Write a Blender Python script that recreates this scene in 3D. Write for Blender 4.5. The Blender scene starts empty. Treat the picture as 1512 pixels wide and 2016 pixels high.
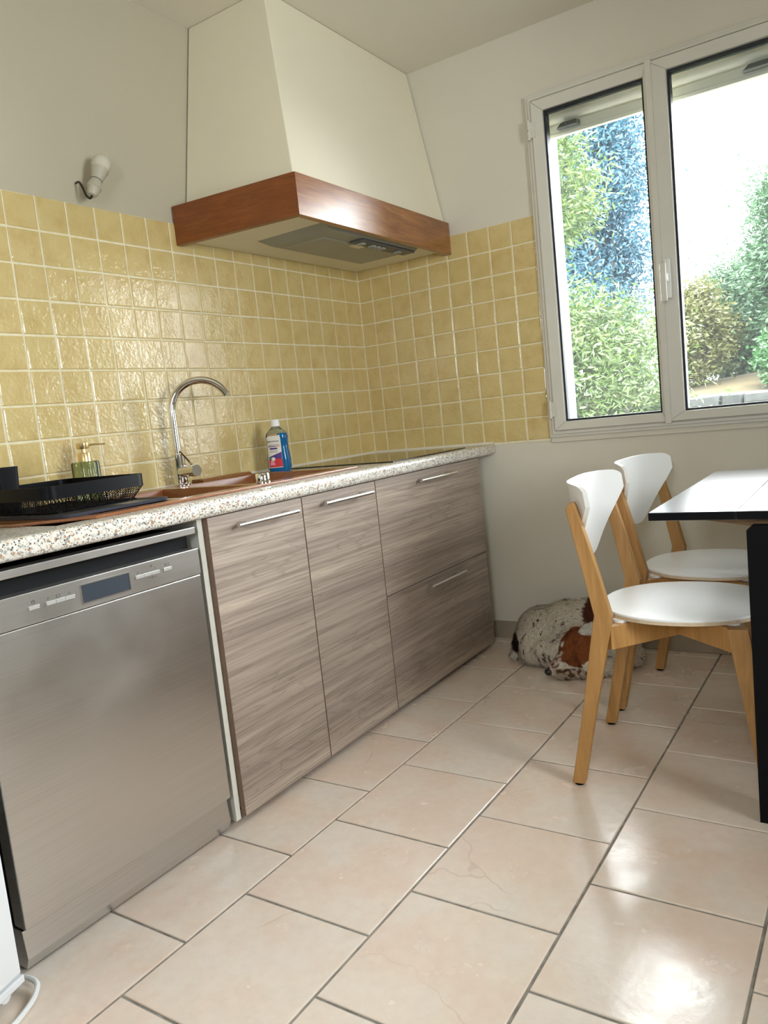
import bpy, bmesh, math, random
from mathutils import Vector, Matrix, noise as mnoise
random.seed(7)
sc = bpy.context.scene
COL = sc.collection
PI = math.pi

# ------------------------------------------------------------------ camera
cam_d = bpy.data.cameras.new('camera')
cam = bpy.data.objects.new('camera', cam_d)
COL.objects.link(cam)
cam_d.sensor_fit = 'HORIZONTAL'
cam_d.sensor_width = 36.0
cam_d.lens = 36.0 * 1509.35 / 1512.0
cam_d.clip_start = 0.02
cam_d.clip_end = 300
cam.matrix_world = (Matrix.Translation((2.099, -3.1234, 1.0491)) @ Matrix.Rotation(0.5889, 4, 'Z')
                    @ Matrix.Rotation(1.4508, 4, 'X') @ Matrix.Rotation(-0.105, 4, 'Z'))
sc.camera = cam

# ------------------------------------------------------------------ world: bright overcast sky
world = bpy.data.worlds.new('overcast_sky')
sc.world = world
world.use_nodes = True
bgn = world.node_tree.nodes['Background']
bgn.inputs['Color'].default_value = (0.97, 0.975, 1.0, 1)
bgn.inputs['Strength'].default_value = 6.5

def portal(name, loc, rot, sx, sy):
    d = bpy.data.lights.new(name, 'AREA')
    d.shape = 'RECTANGLE'
    d.size = sx
    d.size_y = sy
    d.cycles.is_portal = True
    o = bpy.data.objects.new(name, d)
    COL.objects.link(o)
    o.location = loc
    o.rotation_euler = rot
portal('window_daylight', (1.62, 0.30, 1.58), (-PI / 2, 0, 0), 1.40, 1.36)
portal('side_fill_portal', (3.42, -2.05, 1.50), (0, PI / 2, 0), 1.1, 0.78)  # samples the side window that is added out of view as fill
portal('rear_fill_portal', (2.2, -4.42, 1.65), (PI / 2, 0, 0), 0.7, 0.8)  # samples the rear window that is added behind the camera as fill

vs = sc.view_settings
vs.view_transform = 'Standard'
vs.look = 'None'
vs.exposure = 2.12
vs.gamma = 1.0
vs.use_curve_mapping = False
try:
    sc.cycles.max_bounces = 8
    sc.cycles.diffuse_bounces = 5
    sc.cycles.glossy_bounces = 3
    sc.cycles.caustics_reflective = False
    sc.cycles.caustics_refractive = False
    sc.cycles.adaptive_threshold = 0.02
    sc.cycles.transparent_max_bounces = 16
    sc.cycles.sample_clamp_indirect = 8.0
except Exception:
    pass

# ------------------------------------------------------------------ material helpers
class NT:
    def __init__(self, name):
        self.m = bpy.data.materials.new(name)
        self.m.use_nodes = True
        self.t = self.m.node_tree
        self.n = self.t.nodes
        self.p = self.n['Principled BSDF']
        self.out = self.n['Material Output']
    def node(self, typ, **kw):
        x = self.n.new(typ)
        for k, v in kw.items():
            setattr(x, k, v)
        return x
    def link(self, a, b):
        self.t.links.new(a, b)
    def obj_coord(self, scale=(1, 1, 1), rand=0.0, loc=(0, 0, 0)):
        tc = self.node('ShaderNodeTexCoord')
        mp = self.node('ShaderNodeMapping')
        mp.inputs['Scale'].default_value = scale
        mp.inputs['Location'].default_value = loc
        src = tc.outputs['Object']
        if rand:
            oi = self.node('ShaderNodeObjectInfo')
            vm = self.node('ShaderNodeVectorMath', operation='MULTIPLY_ADD')
            cb = self.node('ShaderNodeCombineXYZ')
            mu = self.node('ShaderNodeMath', operation='MULTIPLY')
            mu.inputs[1].default_value = rand
            self.link(oi.outputs['Random'], mu.inputs[0])
            for i in range(3):
                self.link(mu.outputs[0], cb.inputs[i])
            vm.inputs[1].default_value = (1, 1, 1)
            self.link(src, vm.inputs[0])
            self.link(cb.outputs[0], vm.inputs[2])
            src = vm.outputs[0]
        self.link(src, mp.inputs['Vector'])
        return mp.outputs['Vector']
    def noise(self, vec, scale, detail=4, rough=0.55, dist=0.0):
        n = self.node('ShaderNodeTexNoise')
        n.inputs['Scale'].default_value = scale
        n.inputs['Detail'].default_value = detail
        n.inputs['Roughness'].default_value = rough
        n.inputs['Distortion'].default_value = dist
        self.link(vec, n.inputs['Vector'])
        return n.outputs['Fac']
    def ramp(self, fac, stops, const=False):
        r = self.node('ShaderNodeValToRGB')
        cr = r.color_ramp
        if const:
            cr.interpolation = 'CONSTANT'
        while len(cr.elements) > 1:
            cr.elements.remove(cr.elements[-1])
        for i, (p, c) in enumerate(stops):
            if i == 0:
                e = cr.elements[0]
                e.position = p
            else:
                e = cr.elements.new(p)
            e.color = (c[0], c[1], c[2], 1) if not isinstance(c, (int, float)) else (c, c, c, 1)
        self.link(fac, r.inputs['Fac'])
        return r.outputs['Color']
    def mix(self, fac, a, b, mode='MIX'):
        x = self.node('ShaderNodeMix', data_type='RGBA', blend_type=mode)
        if isinstance(fac, (int, float)):
            x.inputs[0].default_value = fac
        else:
            self.link(fac, x.inputs[0])
        for i, v in ((6, a), (7, b)):
            if isinstance(v, tuple):
                x.inputs[i].default_value = (v[0], v[1], v[2], 1)
            else:
                self.link(v, x.inputs[i])
        return x.outputs[2]
    def math(self, op, a, b=0.0):
        x = self.node('ShaderNodeMath', operation=op)
        for i, v in ((0, a), (1, b)):
            if isinstance(v, (int, float)):
                x.inputs[i].default_value = v
            else:
                self.link(v, x.inputs[i])
        return x.outputs[0]
    def bump(self, h, strength, dist=0.01):
        b = self.node('ShaderNodeBump')
        b.inputs['Strength'].default_value = strength
        b.inputs['Distance'].default_value = dist
        self.link(h, b.inputs['Height'])
        self.link(b.outputs['Normal'], self.p.inputs['Normal'])
    def base(self, c):
        if isinstance(c, tuple):
            self.p.inputs['Base Color'].default_value = (c[0], c[1], c[2], 1)
        else:
            self.link(c, self.p.inputs['Base Color'])
    def rough(self, r):
        if isinstance(r, (int, float)):
            self.p.inputs['Roughness'].default_value = r
        else:
            self.link(r, self.p.inputs['Roughness'])

M = {}
def plain(name, c, r=0.5, metal=0.0, var=0.06, scale=6.0, bump=0.0, bscale=80.0, coat=0.0, spec=0.5):
    t = NT(name)
    v = t.obj_coord()
    f = t.noise(v, scale, 4)
    lo = tuple(x * (1 - var) for x in c)
    hi = tuple(min(1, x * (1 + var)) for x in c)
    t.base(t.ramp(f, [(0.3, lo), (0.7, hi)]))
    t.rough(r)
    t.p.inputs['Metallic'].default_value = metal
    t.p.inputs['Coat Weight'].default_value = coat
    t.p.inputs['Specular IOR Level'].default_value = spec
    if bump:
        t.bump(t.noise(v, bscale, 3), bump, 0.002)
    M[name] = t.m
    return t

plain('plaster_hood_lit', (0.80, 0.75, 0.60), 0.85, var=0.015, scale=3, bump=0.25, bscale=90)  # same plaster as the walls, lightened to imitate stronger light on the canopy
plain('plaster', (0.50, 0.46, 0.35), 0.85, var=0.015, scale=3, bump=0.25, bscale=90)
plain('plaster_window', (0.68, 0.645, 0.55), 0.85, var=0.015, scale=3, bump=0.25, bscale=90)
plain('ceiling_paint', (0.74, 0.70, 0.60), 0.9, var=0.015, scale=3, bump=0.15, bscale=90)
plain('grout_wall', (0.80, 0.74, 0.53), 0.8, var=0.08, scale=40, bump=0.3, bscale=200)
plain('grout_floor', (0.25, 0.23, 0.20), 0.9, var=0.35, scale=30, bump=0.6, bscale=300)
plain('window_paint', (0.66, 0.64, 0.57), 0.42, var=0.03, scale=5)
plain('white_paint', (0.80, 0.80, 0.76), 0.4, var=0.02)
plain('shutter_white', (0.80, 0.77, 0.66), 0.5, var=0.02)
plain('gasket', (0.012, 0.014, 0.02), 0.6, var=0.1)
plain('dark_rubber', (0.05, 0.055, 0.055), 0.6)
plain('guide_daylit_blue', (0.12, 0.18, 0.32), 0.45, var=0.04)  # blue-grey colour stands in for bluish daylight on the outer reveal
plain('melamine_white', (0.76, 0.75, 0.68), 0.35, var=0.02)
plain('shadow_board', (0.035, 0.032, 0.03), 0.7)  # near-black colour paints in the shade of the toe gap
plain('door_edge', (0.20, 0.125, 0.085), 0.5, var=0.12, scale=30)
plain('steel_bar', (0.66, 0.64, 0.61), 0.28, metal=1.0, var=0.03)
plain('chrome', (0.80, 0.80, 0.80), 0.06, metal=1.0, var=0.01)
plain('brass', (0.78, 0.60, 0.30), 0.28, metal=1.0, var=0.03)
plain('black_plastic', (0.004, 0.004, 0.005), 0.45, var=0.1, spec=0.12)
plain('black_matt', (0.004, 0.004, 0.005), 0.6, var=0.1, spec=0.18)
plain('tray_black', (0.045, 0.055, 0.075), 0.35, var=0.1)
plain('black_enamel', (0.0028, 0.003, 0.0045), 0.40, var=0.1, spec=0.12)
plain('fridge_white', (0.74, 0.77, 0.80), 0.35, var=0.015)
plain('cable_white', (0.72, 0.74, 0.74), 0.45)
plain('bulb_white', (0.60, 0.57, 0.47), 0.35, var=0.01)
plain('socket_white', (0.46, 0.43, 0.34), 0.45, var=0.02)
plain('cable_black', (0.01, 0.009, 0.008), 0.35)
plain('chair_white', (0.83, 0.84, 0.83), 0.30, var=0.012, coat=0.2)
plain('ply_edge', (0.62, 0.50, 0.36), 0.55, var=0.12, scale=60)
plain('hood_grey', (0.30, 0.31, 0.28), 0.45, var=0.06)
plain('hood_filter', (0.36, 0.36, 0.30), 0.5, var=0.05, bump=0.4, bscale=400)
plain('hood_panel', (0.78, 0.75, 0.62), 0.5, var=0.02)
plain('hood_dark', (0.07, 0.075, 0.08), 0.4)
plain('grey_button', (0.62, 0.62, 0.60), 0.35, metal=0.6)
plain('print_dark', (0.05, 0.05, 0.05), 0.6)
plain('print_red', (0.62, 0.03, 0.04), 0.5)
plain('print_redpale', (0.72, 0.22, 0.16), 0.5)
plain('print_purple', (0.09, 0.04, 0.24), 0.5)
plain('print_green', (0.05, 0.32, 0.16), 0.5)
plain('print_gold', (0.62, 0.36, 0.05), 0.4)
plain('print_pink', (0.75, 0.30, 0.36), 0.5)
plain('print_grey', (0.30, 0.29, 0.28), 0.6)
plain('label_white', (0.78, 0.76, 0.70), 0.5, var=0.01)
plain('cap_white', (0.86, 0.86, 0.86), 0.4, var=0.01)
plain('seal_white', (0.76, 0.74, 0.64), 0.5, var=0.02)
plain('seal_worktop', (0.78, 0.77, 0.70), 0.5, var=0.03)
plain('outdoor_wall', (0.62, 0.60, 0.55), 0.9, var=0.06, bump=0.4)
plain('bark', (0.06, 0.05, 0.045), 0.9, var=0.4, scale=12, bump=0.6, bscale=30)
plain('dry_grass', (0.050, 0.037, 0.013), 0.9, var=0.5, scale=3, bump=0.8, bscale=20)
plain('soil', (0.07, 0.085, 0.035), 0.95, var=0.4, scale=2)
plain('nose_black', (0.012, 0.01, 0.01), 0.35)

# wall tiles: glazed ochre
t = NT('wall_tile')
v = t.obj_coord(rand=37.0)
oi = t.node('ShaderNodeObjectInfo')
f = t.noise(v, 16, 5, 0.6)
c = t.ramp(f, [(0.28, (0.56, 0.405, 0.165)), (0.50, (0.65, 0.505, 0.23)), (0.75, (0.67, 0.545, 0.265))])
c = t.mix(t.math('MULTIPLY', oi.outputs['Random'], 0.35), c, (0.60, 0.49, 0.195))
t.base(c)
t.rough(0.13)
h = t.math('ADD', t.noise(v, 95, 3, 0.5), t.math('MULTIPLY', t.noise(v, 26, 2, 0.5), 2.0))
t.bump(h, 0.32, 0.004)
t.p.inputs['Coat Weight'].default_value = 0.3
t.p.inputs['Coat Roughness'].default_value = 0.08
M['wall_tile'] = t.m

# floor tiles: peach beige stone look
t = NT('floor_tile')
v = t.obj_coord(rand=53.0)
oi = t.node('ShaderNodeObjectInfo')
f = t.noise(v, 4.5, 6, 0.58, 0.15)
c = t.ramp(f, [(0.28, (0.74, 0.67, 0.60)), (0.45, (0.76, 0.645, 0.54)), (0.60, (0.745, 0.575, 0.465)), (0.78, (0.78, 0.69, 0.61))])
g = t.noise(v, 38, 5, 0.65)
c = t.mix(t.ramp(g, [(0.38, 0.0), (0.75, 0.24)]), c, (0.50, 0.38, 0.29), 'MIX')
crk = t.node('ShaderNodeTexVoronoi', feature='DISTANCE_TO_EDGE')
crk.inputs['Scale'].default_value = 3.0
wv = t.node('ShaderNodeVectorMath', operation='MULTIPLY_ADD')
nz = t.node('ShaderNodeTexNoise')
nz.inputs['Scale'].default_value = 9.0
t.link(v, nz.inputs['Vector'])
wv.inputs[1].default_value = (0.12, 0.12, 0.12)
t.link(nz.outputs['Color'], wv.inputs[0])
t.link(v, wv.inputs[2])
t.link(wv.outputs[0], crk.inputs['Vector'])
cm = t.mix(1.0, t.ramp(crk.outputs['Distance'], [(0.0, 0.55), (0.008, 0.0)]), t.ramp(t.noise(v, 3.0, 2), [(0.54, 0.0), (0.62, 1.0)]), 'MULTIPLY')
c = t.mix(cm, c, (0.46, 0.29, 0.20))
c = t.mix(t.ramp(t.noise(v, 7.0, 3, 0.5), [(0.42, 0.0), (0.85, 0.40)]), c, (0.76, 0.71, 0.65))
c = t.mix(t.math('MULTIPLY', oi.outputs['Random'], 0.22), c, (0.79, 0.70, 0.61))
t.base(c)
t.rough(t.ramp(t.noise(v, 9, 4), [(0.3, 0.16), (0.7, 0.29)]))
t.bump(t.math('ADD', t.noise(v, 26, 5, 0.6), t.math('MULTIPLY', f, 1.0)), 0.16, 0.004)
t.p.inputs['Specular IOR Level'].default_value = 0.75
M['floor_tile'] = t.m
plain('skirting_tile', (0.37, 0.31, 0.24), 0.35, var=0.12, scale=9)

# laminate fronts: grey-brown horizontal plank grain (object space, grain along y)
def grain(name, cols, along='Y', gs=(1.3, 15.0, 120.0), rough=0.45, rand=0.0, wav=2.2, coat=0.0, depth=0.5, lines_n=9.0):
    t = NT(name)
    sx = {'X': (gs[0], gs[1], gs[1]), 'Y': (gs[1], gs[0], gs[1]), 'Z': (gs[1], gs[1], gs[0])}[along]
    v = t.obj_coord(sx, rand)
    f1 = t.noise(v, 1.0, 3, 0.5, wav)
    fsx = {'X': (gs[0] * 3, gs[2], gs[2]), 'Y': (gs[2], gs[0] * 3, gs[2]), 'Z': (gs[2], gs[2], gs[0] * 3)}[along]
    v2 = t.obj_coord(fsx, rand)
    f2 = t.noise(v2, 1.0, 4, 0.6, 0.4)
    # cathedral lines follow the broad figure
    ln = t.math('FRACT', t.math('MULTIPLY', f1, lines_n))
    lines = t.ramp(ln, [(0.0, 0.55), (0.10, 0.0), (0.85, 0.0), (1.0, 0.55)])
    c = t.ramp(f1, [(0.28, cols[0]), (0.42, cols[1]), (0.58, cols[2]), (0.72, cols[3])])
    c = t.mix(t.math('MULTIPLY', lines, depth), c, cols[4])
    c = t.mix(t.ramp(f2, [(0.40, 0.0), (0.62, 0.50)]), c, cols[4])
    t.base(c)
    t.rough(rough)
    t.p.inputs['Coat Weight'].default_value = coat
    t.p.inputs['Coat Roughness'].default_value = 0.2
    t.bump(f2, 0.12, 0.001)
    M[name] = t.m
grain('front_laminate', [(0.25, 0.195, 0.165), (0.335, 0.27, 0.225), (0.41, 0.335, 0.275), (0.51, 0.42, 0.34), (0.135, 0.10, 0.082)], 'Y', (0.75, 9.0, 170.0), wav=0.9, depth=0.6, lines_n=13.0)
grain('beam_oak', [(0.25, 0.085, 0.018), (0.30, 0.11, 0.025), (0.35, 0.14, 0.036), (0.40, 0.18, 0.052), (0.12, 0.036, 0.010)], 'Y', (2.2, 14.0, 90.0), 0.3, coat=0.35)
grain('beam_oak_side', [(0.19, 0.050, 0.008), (0.21, 0.058, 0.010), (0.23, 0.066, 0.012), (0.25, 0.076, 0.015), (0.14, 0.036, 0.007)], 'X', (2.0, 14.0, 120.0), 0.35, coat=0.2)
grain('birch', [(0.36, 0.185, 0.052), (0.40, 0.21, 0.062), (0.44, 0.235, 0.074), (0.49, 0.27, 0.092), (0.30, 0.145, 0.04)], 'Z', (2.5, 14.0, 120.0), 0.42, rand=11.0, depth=0.2)
grain('table_ash', [(0.008, 0.012, 0.026), (0.010, 0.015, 0.032), (0.013, 0.018, 0.038), (0.018, 0.024, 0.046), (0.005, 0.007, 0.014)], 'Y', (3.0, 16.0, 160.0), 0.30, coat=1.0)
grain('table_rail', [(0.20, 0.11, 0.05), (0.24, 0.135, 0.06), (0.28, 0.16, 0.075), (0.32, 0.19, 0.09), (0.15, 0.08, 0.03)], 'X', (3.0, 16.0, 160.0), 0.45)
grain('copper_sink', [(0.24, 0.085, 0.03), (0.26, 0.094, 0.034), (0.28, 0.105, 0.038), (0.30, 0.118, 0.044), (0.20, 0.07, 0.025)], 'Y', (8.0, 20.0, 300.0), 0.22, depth=0.0, coat=0.3)

# terrazzo worktop
t = NT('terrazzo')
v = t.obj_coord()
prev = (0.70, 0.685, 0.63)
for s_, stops, cut in (
        (155.0, [(0.0, (0.72, 0.70, 0.64)), (0.60, (0.60, 0.56, 0.48)), (0.74, (0.42, 0.26, 0.16)), (0.82, (0.36, 0.36, 0.34)), (0.91, (0.56, 0.45, 0.34))], 0.45),
        (260.0, [(0.0, (0.72, 0.70, 0.64)), (0.72, (0.05, 0.055, 0.06)), (0.86, (0.30, 0.30, 0.29)), (0.94, (0.38, 0.21, 0.12))], 0.72)):
    vo = t.node('ShaderNodeTexVoronoi')
    vo.inputs['Scale'].default_value = s_
    t.link(v, vo.inputs['Vector'])
    ve = t.node('ShaderNodeTexVoronoi', feature='DISTANCE_TO_EDGE')
    ve.inputs['Scale'].default_value = s_
    t.link(v, ve.inputs['Vector'])
    sep = t.node('ShaderNodeSeparateColor')
    t.link(vo.outputs['Color'], sep.inputs[0])
    chip = t.ramp(sep.outputs[0], stops, True)
    inside_ = t.math('GREATER_THAN', ve.outputs['Distance'], 0.07)
    sel = t.math('GREATER_THAN', sep.outputs[0], cut)
    prev = t.mix(t.math('MULTIPLY', inside_, sel), prev, chip)
t.base(prev)
t.rough(0.30)
t.p.inputs['Coat Weight'].default_value = 0.25
M['terrazzo'] = t.m

# brushed steel
t = NT('brushed_steel')
v = t.obj_coord((30, 2.0, 900))
f = t.noise(v, 1.0, 3)
t.base(t.ramp(f, [(0.3, (0.57, 0.555, 0.53)), (0.7, (0.66, 0.645, 0.62))]))
t.p.inputs['Metallic'].default_value = 1.0
t.rough(t.ramp(t.noise(t.obj_coord(), 5, 4), [(0.3, 0.30), (0.7, 0.38)]))
t.bump(f, 0.03, 0.001)
M['brushed_steel'] = t.m

def glassy(name, tint, fac_scale=1.0, rough=0.0, glare_haze=0.0):
    t = NT(name)
    t.n.remove(t.p)
    tr = t.node('ShaderNodeBsdfTransparent')
    tr.inputs[0].default_value = (*tint, 1)
    gl = t.node('ShaderNodeBsdfGlossy')
    gl.inputs['Roughness'].default_value = rough
    fr = t.node('ShaderNodeFresnel')
    fr.inputs[0].default_value = 1.45
    mx = t.node('ShaderNodeMixShader')
    t.link(t.math('MULTIPLY', fr.outputs[0], fac_scale), mx.inputs[0])
    t.link(tr.outputs[0], mx.inputs[1])
    t.link(gl.outputs[0], mx.inputs[2])
    last = mx.outputs[0]
    if glare_haze:  # translucent veil imitates glare haze over the panes
        df = t.node('ShaderNodeBsdfTranslucent')
        df.inputs[0].default_value = (0.9, 0.95, 0.98, 1)
        m2 = t.node('ShaderNodeMixShader')
        m2.inputs[0].default_value = glare_haze
        t.link(last, m2.inputs[1])
        t.link(df.outputs[0], m2.inputs[2])
        last = m2.outputs[0]
    t.link(last, t.out.inputs['Surface'])
    M[name] = t.m
glassy('pane_glass', (0.96, 0.985, 0.985), 0.9, glare_haze=0.006)
glassy('hob_glass_dummy', (0.9, 0.9, 0.9))

t = NT('hob_black')
t.base((0.010, 0.011, 0.010))
t.rough(0.06)
t.p.inputs['Specular IOR Level'].default_value = 0.5
M['hob_black'] = t.m

t = NT('display_glass')
t.base((0.050, 0.060, 0.075))
t.rough(0.05)
M['display_glass'] = t.m

def liquid(name, col, rough=0.05, trans=0.85):
    t = NT(name)
    t.base(col)
    t.rough(rough)
    t.p.inputs['Transmission Weight'].default_value = trans
    t.p.inputs['IOR'].default_value = 1.4
    M[name] = t.m
liquid('mouthwash_blue', (0.01, 0.19, 0.52), 0.08, 0.45)
liquid('bottle_clear', (0.60, 0.66, 0.52), 0.05, 0.8)
liquid('green_glass', (0.36, 0.46, 0.25), 0.03, 0.9)

# leaves
def leaf_mat(name, cols, trans=0.35):
    t = NT(name)
    v = t.obj_coord()
    f = t.noise(v, 1.6, 3, 0.6)
    g = t.noise(v, 14.0, 2, 0.6)
    c = t.ramp(t.math('ADD', t.math('MULTIPLY', f, 0.45), t.math('MULTIPLY', g, 0.55)), [(0.30, cols[0]), (0.5, cols[1]), (0.68, cols[2])])
    t.base(c)
    t.rough(0.5)
    tl = t.node('ShaderNodeBsdfTranslucent')
    t.link(c, tl.inputs[0])
    mx = t.node('ShaderNodeMixShader')
    mx.inputs[0].default_value = trans
    t.link(t.p.outputs[0], mx.inputs[1])
    t.link(tl.outputs[0], mx.inputs[2])
    t.link(mx.outputs[0], t.out.inputs['Surface'])
    M[name] = t.m
leaf_mat('leaf_willow', [(0.0246, 0.0513, 0.0134), (0.0469, 0.0804, 0.0179), (0.0937, 0.1161, 0.0312)])
leaf_mat('leaf_blue', [(0.0140, 0.0542, 0.0892), (0.0255, 0.0797, 0.1179), (0.0478, 0.1211, 0.1339)])
leaf_mat('leaf_pale', [(0.0246, 0.0580, 0.0290), (0.0402, 0.0893, 0.0424), (0.0714, 0.1205, 0.0536)])
leaf_mat('leaf_bright', [(0.0201, 0.0670, 0.0201), (0.0357, 0.1071, 0.0312), (0.0625, 0.1339, 0.0402)])
leaf_mat('leaf_olive', [(0.0446, 0.0491, 0.0134), (0.0714, 0.0759, 0.0201), (0.1071, 0.0982, 0.0357)])

# ------------------------------------------------------------------ mesh helpers
class MB:
    def __init__(self):
        self.bm = bmesh.new()
    def box(self, x0, x1, y0, y1, z0, z1, mat=None):
        vs_ = [self.bm.verts.new(Vector(p)) for p in
               [(x0, y0, z0), (x1, y0, z0), (x1, y1, z0), (x0, y1, z0), (x0, y0, z1), (x1, y0, z1), (x1, y1, z1), (x0, y1, z1)]]
        if mat is not None:
            for q in vs_:
                q.co = mat @ q.co
        for f in ((0, 3, 2, 1), (4, 5, 6, 7), (0, 1, 5, 4), (1, 2, 6, 5), (2, 3, 7, 6), (3, 0, 4, 7)):
            self.bm.faces.new([vs_[i] for i in f])
        return self
    def rings(self, rings, cap0=True, cap1=True, closed=True):
        R = [[self.bm.verts.new(Vector(p)) for p in r] for r in rings]
        n = len(R[0])
        for a, b in zip(R[:-1], R[1:]):
            for i in range(n if closed else n - 1):
                j = (i + 1) % n
                self.bm.faces.new((a[i], a[j], b[j], b[i]))
        if cap0:
            self.bm.faces.new(list(reversed(R[0])))
        if cap1:
            self.bm.faces.new(R[-1])
        return self
    def tube(self, pts, rad, n=10, caps=True):
        pts = [Vector(p) for p in pts]
        if not isinstance(rad, (list, tuple)):
            rad = [rad] * len(pts)
        rings = []
        up = None
        for i, p in enumerate(pts):
            d = (pts[min(i + 1, len(pts) - 1)] - pts[max(i - 1, 0)]).normalized()
            if up is None:
                up = Vector((0, 0, 1)) if abs(d.z) < 0.9 else Vector((1, 0, 0))
            s = d.cross(up).normalized()
            up = s.cross(d).normalized()
            rings.append([p + (s * math.cos(2 * PI * k / n) + up * math.sin(2 * PI * k / n)) * rad[i] for k in range(n)])
        return self.rings(rings, caps, caps)
    def lathe(self, prof, c=(0, 0, 0), n=24, mat=None, sx=1.0, sy=1.0, caps=True):
        rings = []
        for r, z in prof:
            ring = []
            for k in range(n):
                a = 2 * PI * k / n
                p = Vector((c[0] + r * sx * math.cos(a), c[1] + r * sy * math.sin(a), c[2] + z))
                ring.append(mat @ p if mat is not None else p)
            rings.append(ring)
        return self.rings(rings, caps, caps)
    def prism(self, poly, axis, a, b):
        def mk(u, w, h):
            return {'x': (h, u, w), 'y': (u, h, w), 'z': (u, w, h)}[axis]
        return self.rings([[mk(u, w, a) for u, w in poly], [mk(u, w, b) for u, w in poly]])

class Thing:
    def __init__(self, name, loc, label=None, cat=None, group=None, kind=None, rotz=0.0):
        self.o = bpy.data.objects.new(name, None)
        self.o.empty_display_size = 0.05
        COL.objects.link(self.o)
        self.o.location = loc
        self.o.rotation_euler = (0, 0, rotz)
        self.off = Vector(loc)
        tag(self.o, label, cat, group, kind)
def tag(o, label=None, cat=None, group=None, kind=None):
    if label: o['label'] = label
    if cat: o['category'] = cat
    if group: o['group'] = group
    if kind: o['kind'] = kind
    return o

def build(name, mb, mat, parent=None, off=None, smooth=False, bevel=0.0, seg=2, local=False, loc=None):
    """one mesh object; points in world space unless local; parent: Thing or object (then off given)"""
    bm = mb.bm
    bmesh.ops.recalc_face_normals(bm, faces=bm.faces)
    if bevel:
        es = [e for e in bm.edges if len(e.link_faces) == 2 and e.calc_face_angle(0) > 0.5]
        bmesh.ops.bevel(bm, geom=es, offset=bevel, segments=seg, affect='EDGES', profile=0.5, clamp_overlap=True)
    o_ = Vector((0, 0, 0))
    if isinstance(parent, Thing):
        o_ = parent.off
    elif off is not None:
        o_ = Vector(off)
    if loc is not None:
        o_ = Vector(loc)
    if not local:
        bmesh.ops.translate(bm, verts=bm.verts, vec=-o_)
    me = bpy.data.meshes.new(name)
    bm.to_mesh(me)
    bm.free()
    if smooth:
        for p in me.polygons:
            p.use_smooth = True
        if smooth != 'all':
            me.set_sharp_from_angle(angle=math.radians(38))
    if isinstance(mat, str):
        me.materials.append(M[mat])
    o = bpy.data.objects.new(name, me)
    COL.objects.link(o)
    if isinstance(parent, Thing):
        o.parent = parent.o
    elif parent is not None:
        o.parent = parent
    if loc is not None and parent is None:
        o.location = loc
    return o
def bbox(name, b, mat, parent=None, bevel=0.0, seg=2, **k):
    return build(name, MB().box(*b), mat, parent, bevel=bevel, seg=seg, **k)
def dup(o, parent=None):
    c = o.copy()
    COL.objects.link(c)
    if parent is not None:
        c.parent = parent
    return c
def text_mesh(name, s, size, mat, parent, loc, xdir, ydir, extrude=0.0002, align='LEFT'):
    cu = bpy.data.curves.new('txt', 'FONT')
    cu.body = s
    cu.size = size
    cu.extrude = extrude
    cu.align_x = align
    tmp = bpy.data.objects.new('txt', cu)
    COL.objects.link(tmp)
    dg = bpy.context.evaluated_depsgraph_get()
    me = bpy.data.meshes.new_from_object(tmp.evaluated_get(dg))
    bpy.data.objects.remove(tmp)
    xd = Vector(xdir).normalized(); yd = Vector(ydir).normalized(); zd = xd.cross(yd)
    base = parent.off if isinstance(parent, Thing) else Vector((0, 0, 0))
    for vv_ in me.vertices:
        vv_.co = Vector(loc) - base + xd * vv_.co.x + yd * vv_.co.y + zd * vv_.co.z
    me.materials.clear()
    me.materials.append(M[mat])
    o = bpy.data.objects.new(name, me)
    COL.objects.link(o)
    o.parent = parent.o if isinstance(parent, Thing) else parent
    return o

# ================================================================== STRUCTURE
P_ = 0.103
ZT = 1.813
CEIL = 2.53
RX, RY = 3.40, -4.40          # right wall, back wall
GW = 0.0056

floor = build('floor', MB().box(-0.3, RX + 0.2, RY - 0.2, 0.3, -0.12, -0.003), 'grout_floor')
tag(floor, 'beige stone-look tiled kitchen floor with dark joints', None, None, 'structure')
tag(build('ceiling', MB().box(-0.3, RX + 0.2, RY - 0.2, 0.3, CEIL, CEIL + 0.12), 'ceiling_paint'), 'plain off-white plaster ceiling', None, None, 'structure')
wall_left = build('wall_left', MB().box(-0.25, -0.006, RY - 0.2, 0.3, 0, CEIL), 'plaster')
tag(wall_left, 'off-white plaster wall behind the sink with yellow tiles', None, None, 'structure')
WX0, WX1, WZ0, WZ1 = 0.91, 2.32, 0.905, 2.262
mb = MB()
mb.box(-0.006, WX0, 0.006, 0.30, 0, CEIL)
mb.box(WX1, RX + 0.2, 0.006, 0.30, 0, CEIL)
mb.box(WX0, WX1, 0.006, 0.30, 0, WZ0)
mb.box(WX0, WX1, 0.006, 0.30, WZ1, CEIL)
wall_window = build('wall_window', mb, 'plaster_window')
tag(wall_window, 'off-white plaster wall around the garden window', None, None, 'structure')
mb = MB()
DY0, DY1, DZ0, DZ1 = -2.44, -1.66, 0.95, 2.05
mb.box(RX, RX + 0.2, RY, DY0, 0, CEIL)
mb.box(RX, RX + 0.2, DY1, 0.006, 0, CEIL)
mb.box(RX, RX + 0.2, DY0, DY1, DZ1, CEIL)
mb.box(RX, RX + 0.2, DY0, DY1, 0, DZ0)
tag(build('wall_right', mb, 'plaster'), 'plain plaster wall with an added side window', None, None, 'structure')
mb = MB()
BX0, BX1, BZ0, BZ1 = 1.85, 2.55, 1.25, 2.05  # opening added behind the camera to let in frontal fill light
mb.box(-0.006, BX0, RY - 0.2, RY, 0, CEIL)
mb.box(BX1, RX + 0.2, RY - 0.2, RY, 0, CEIL)
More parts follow.
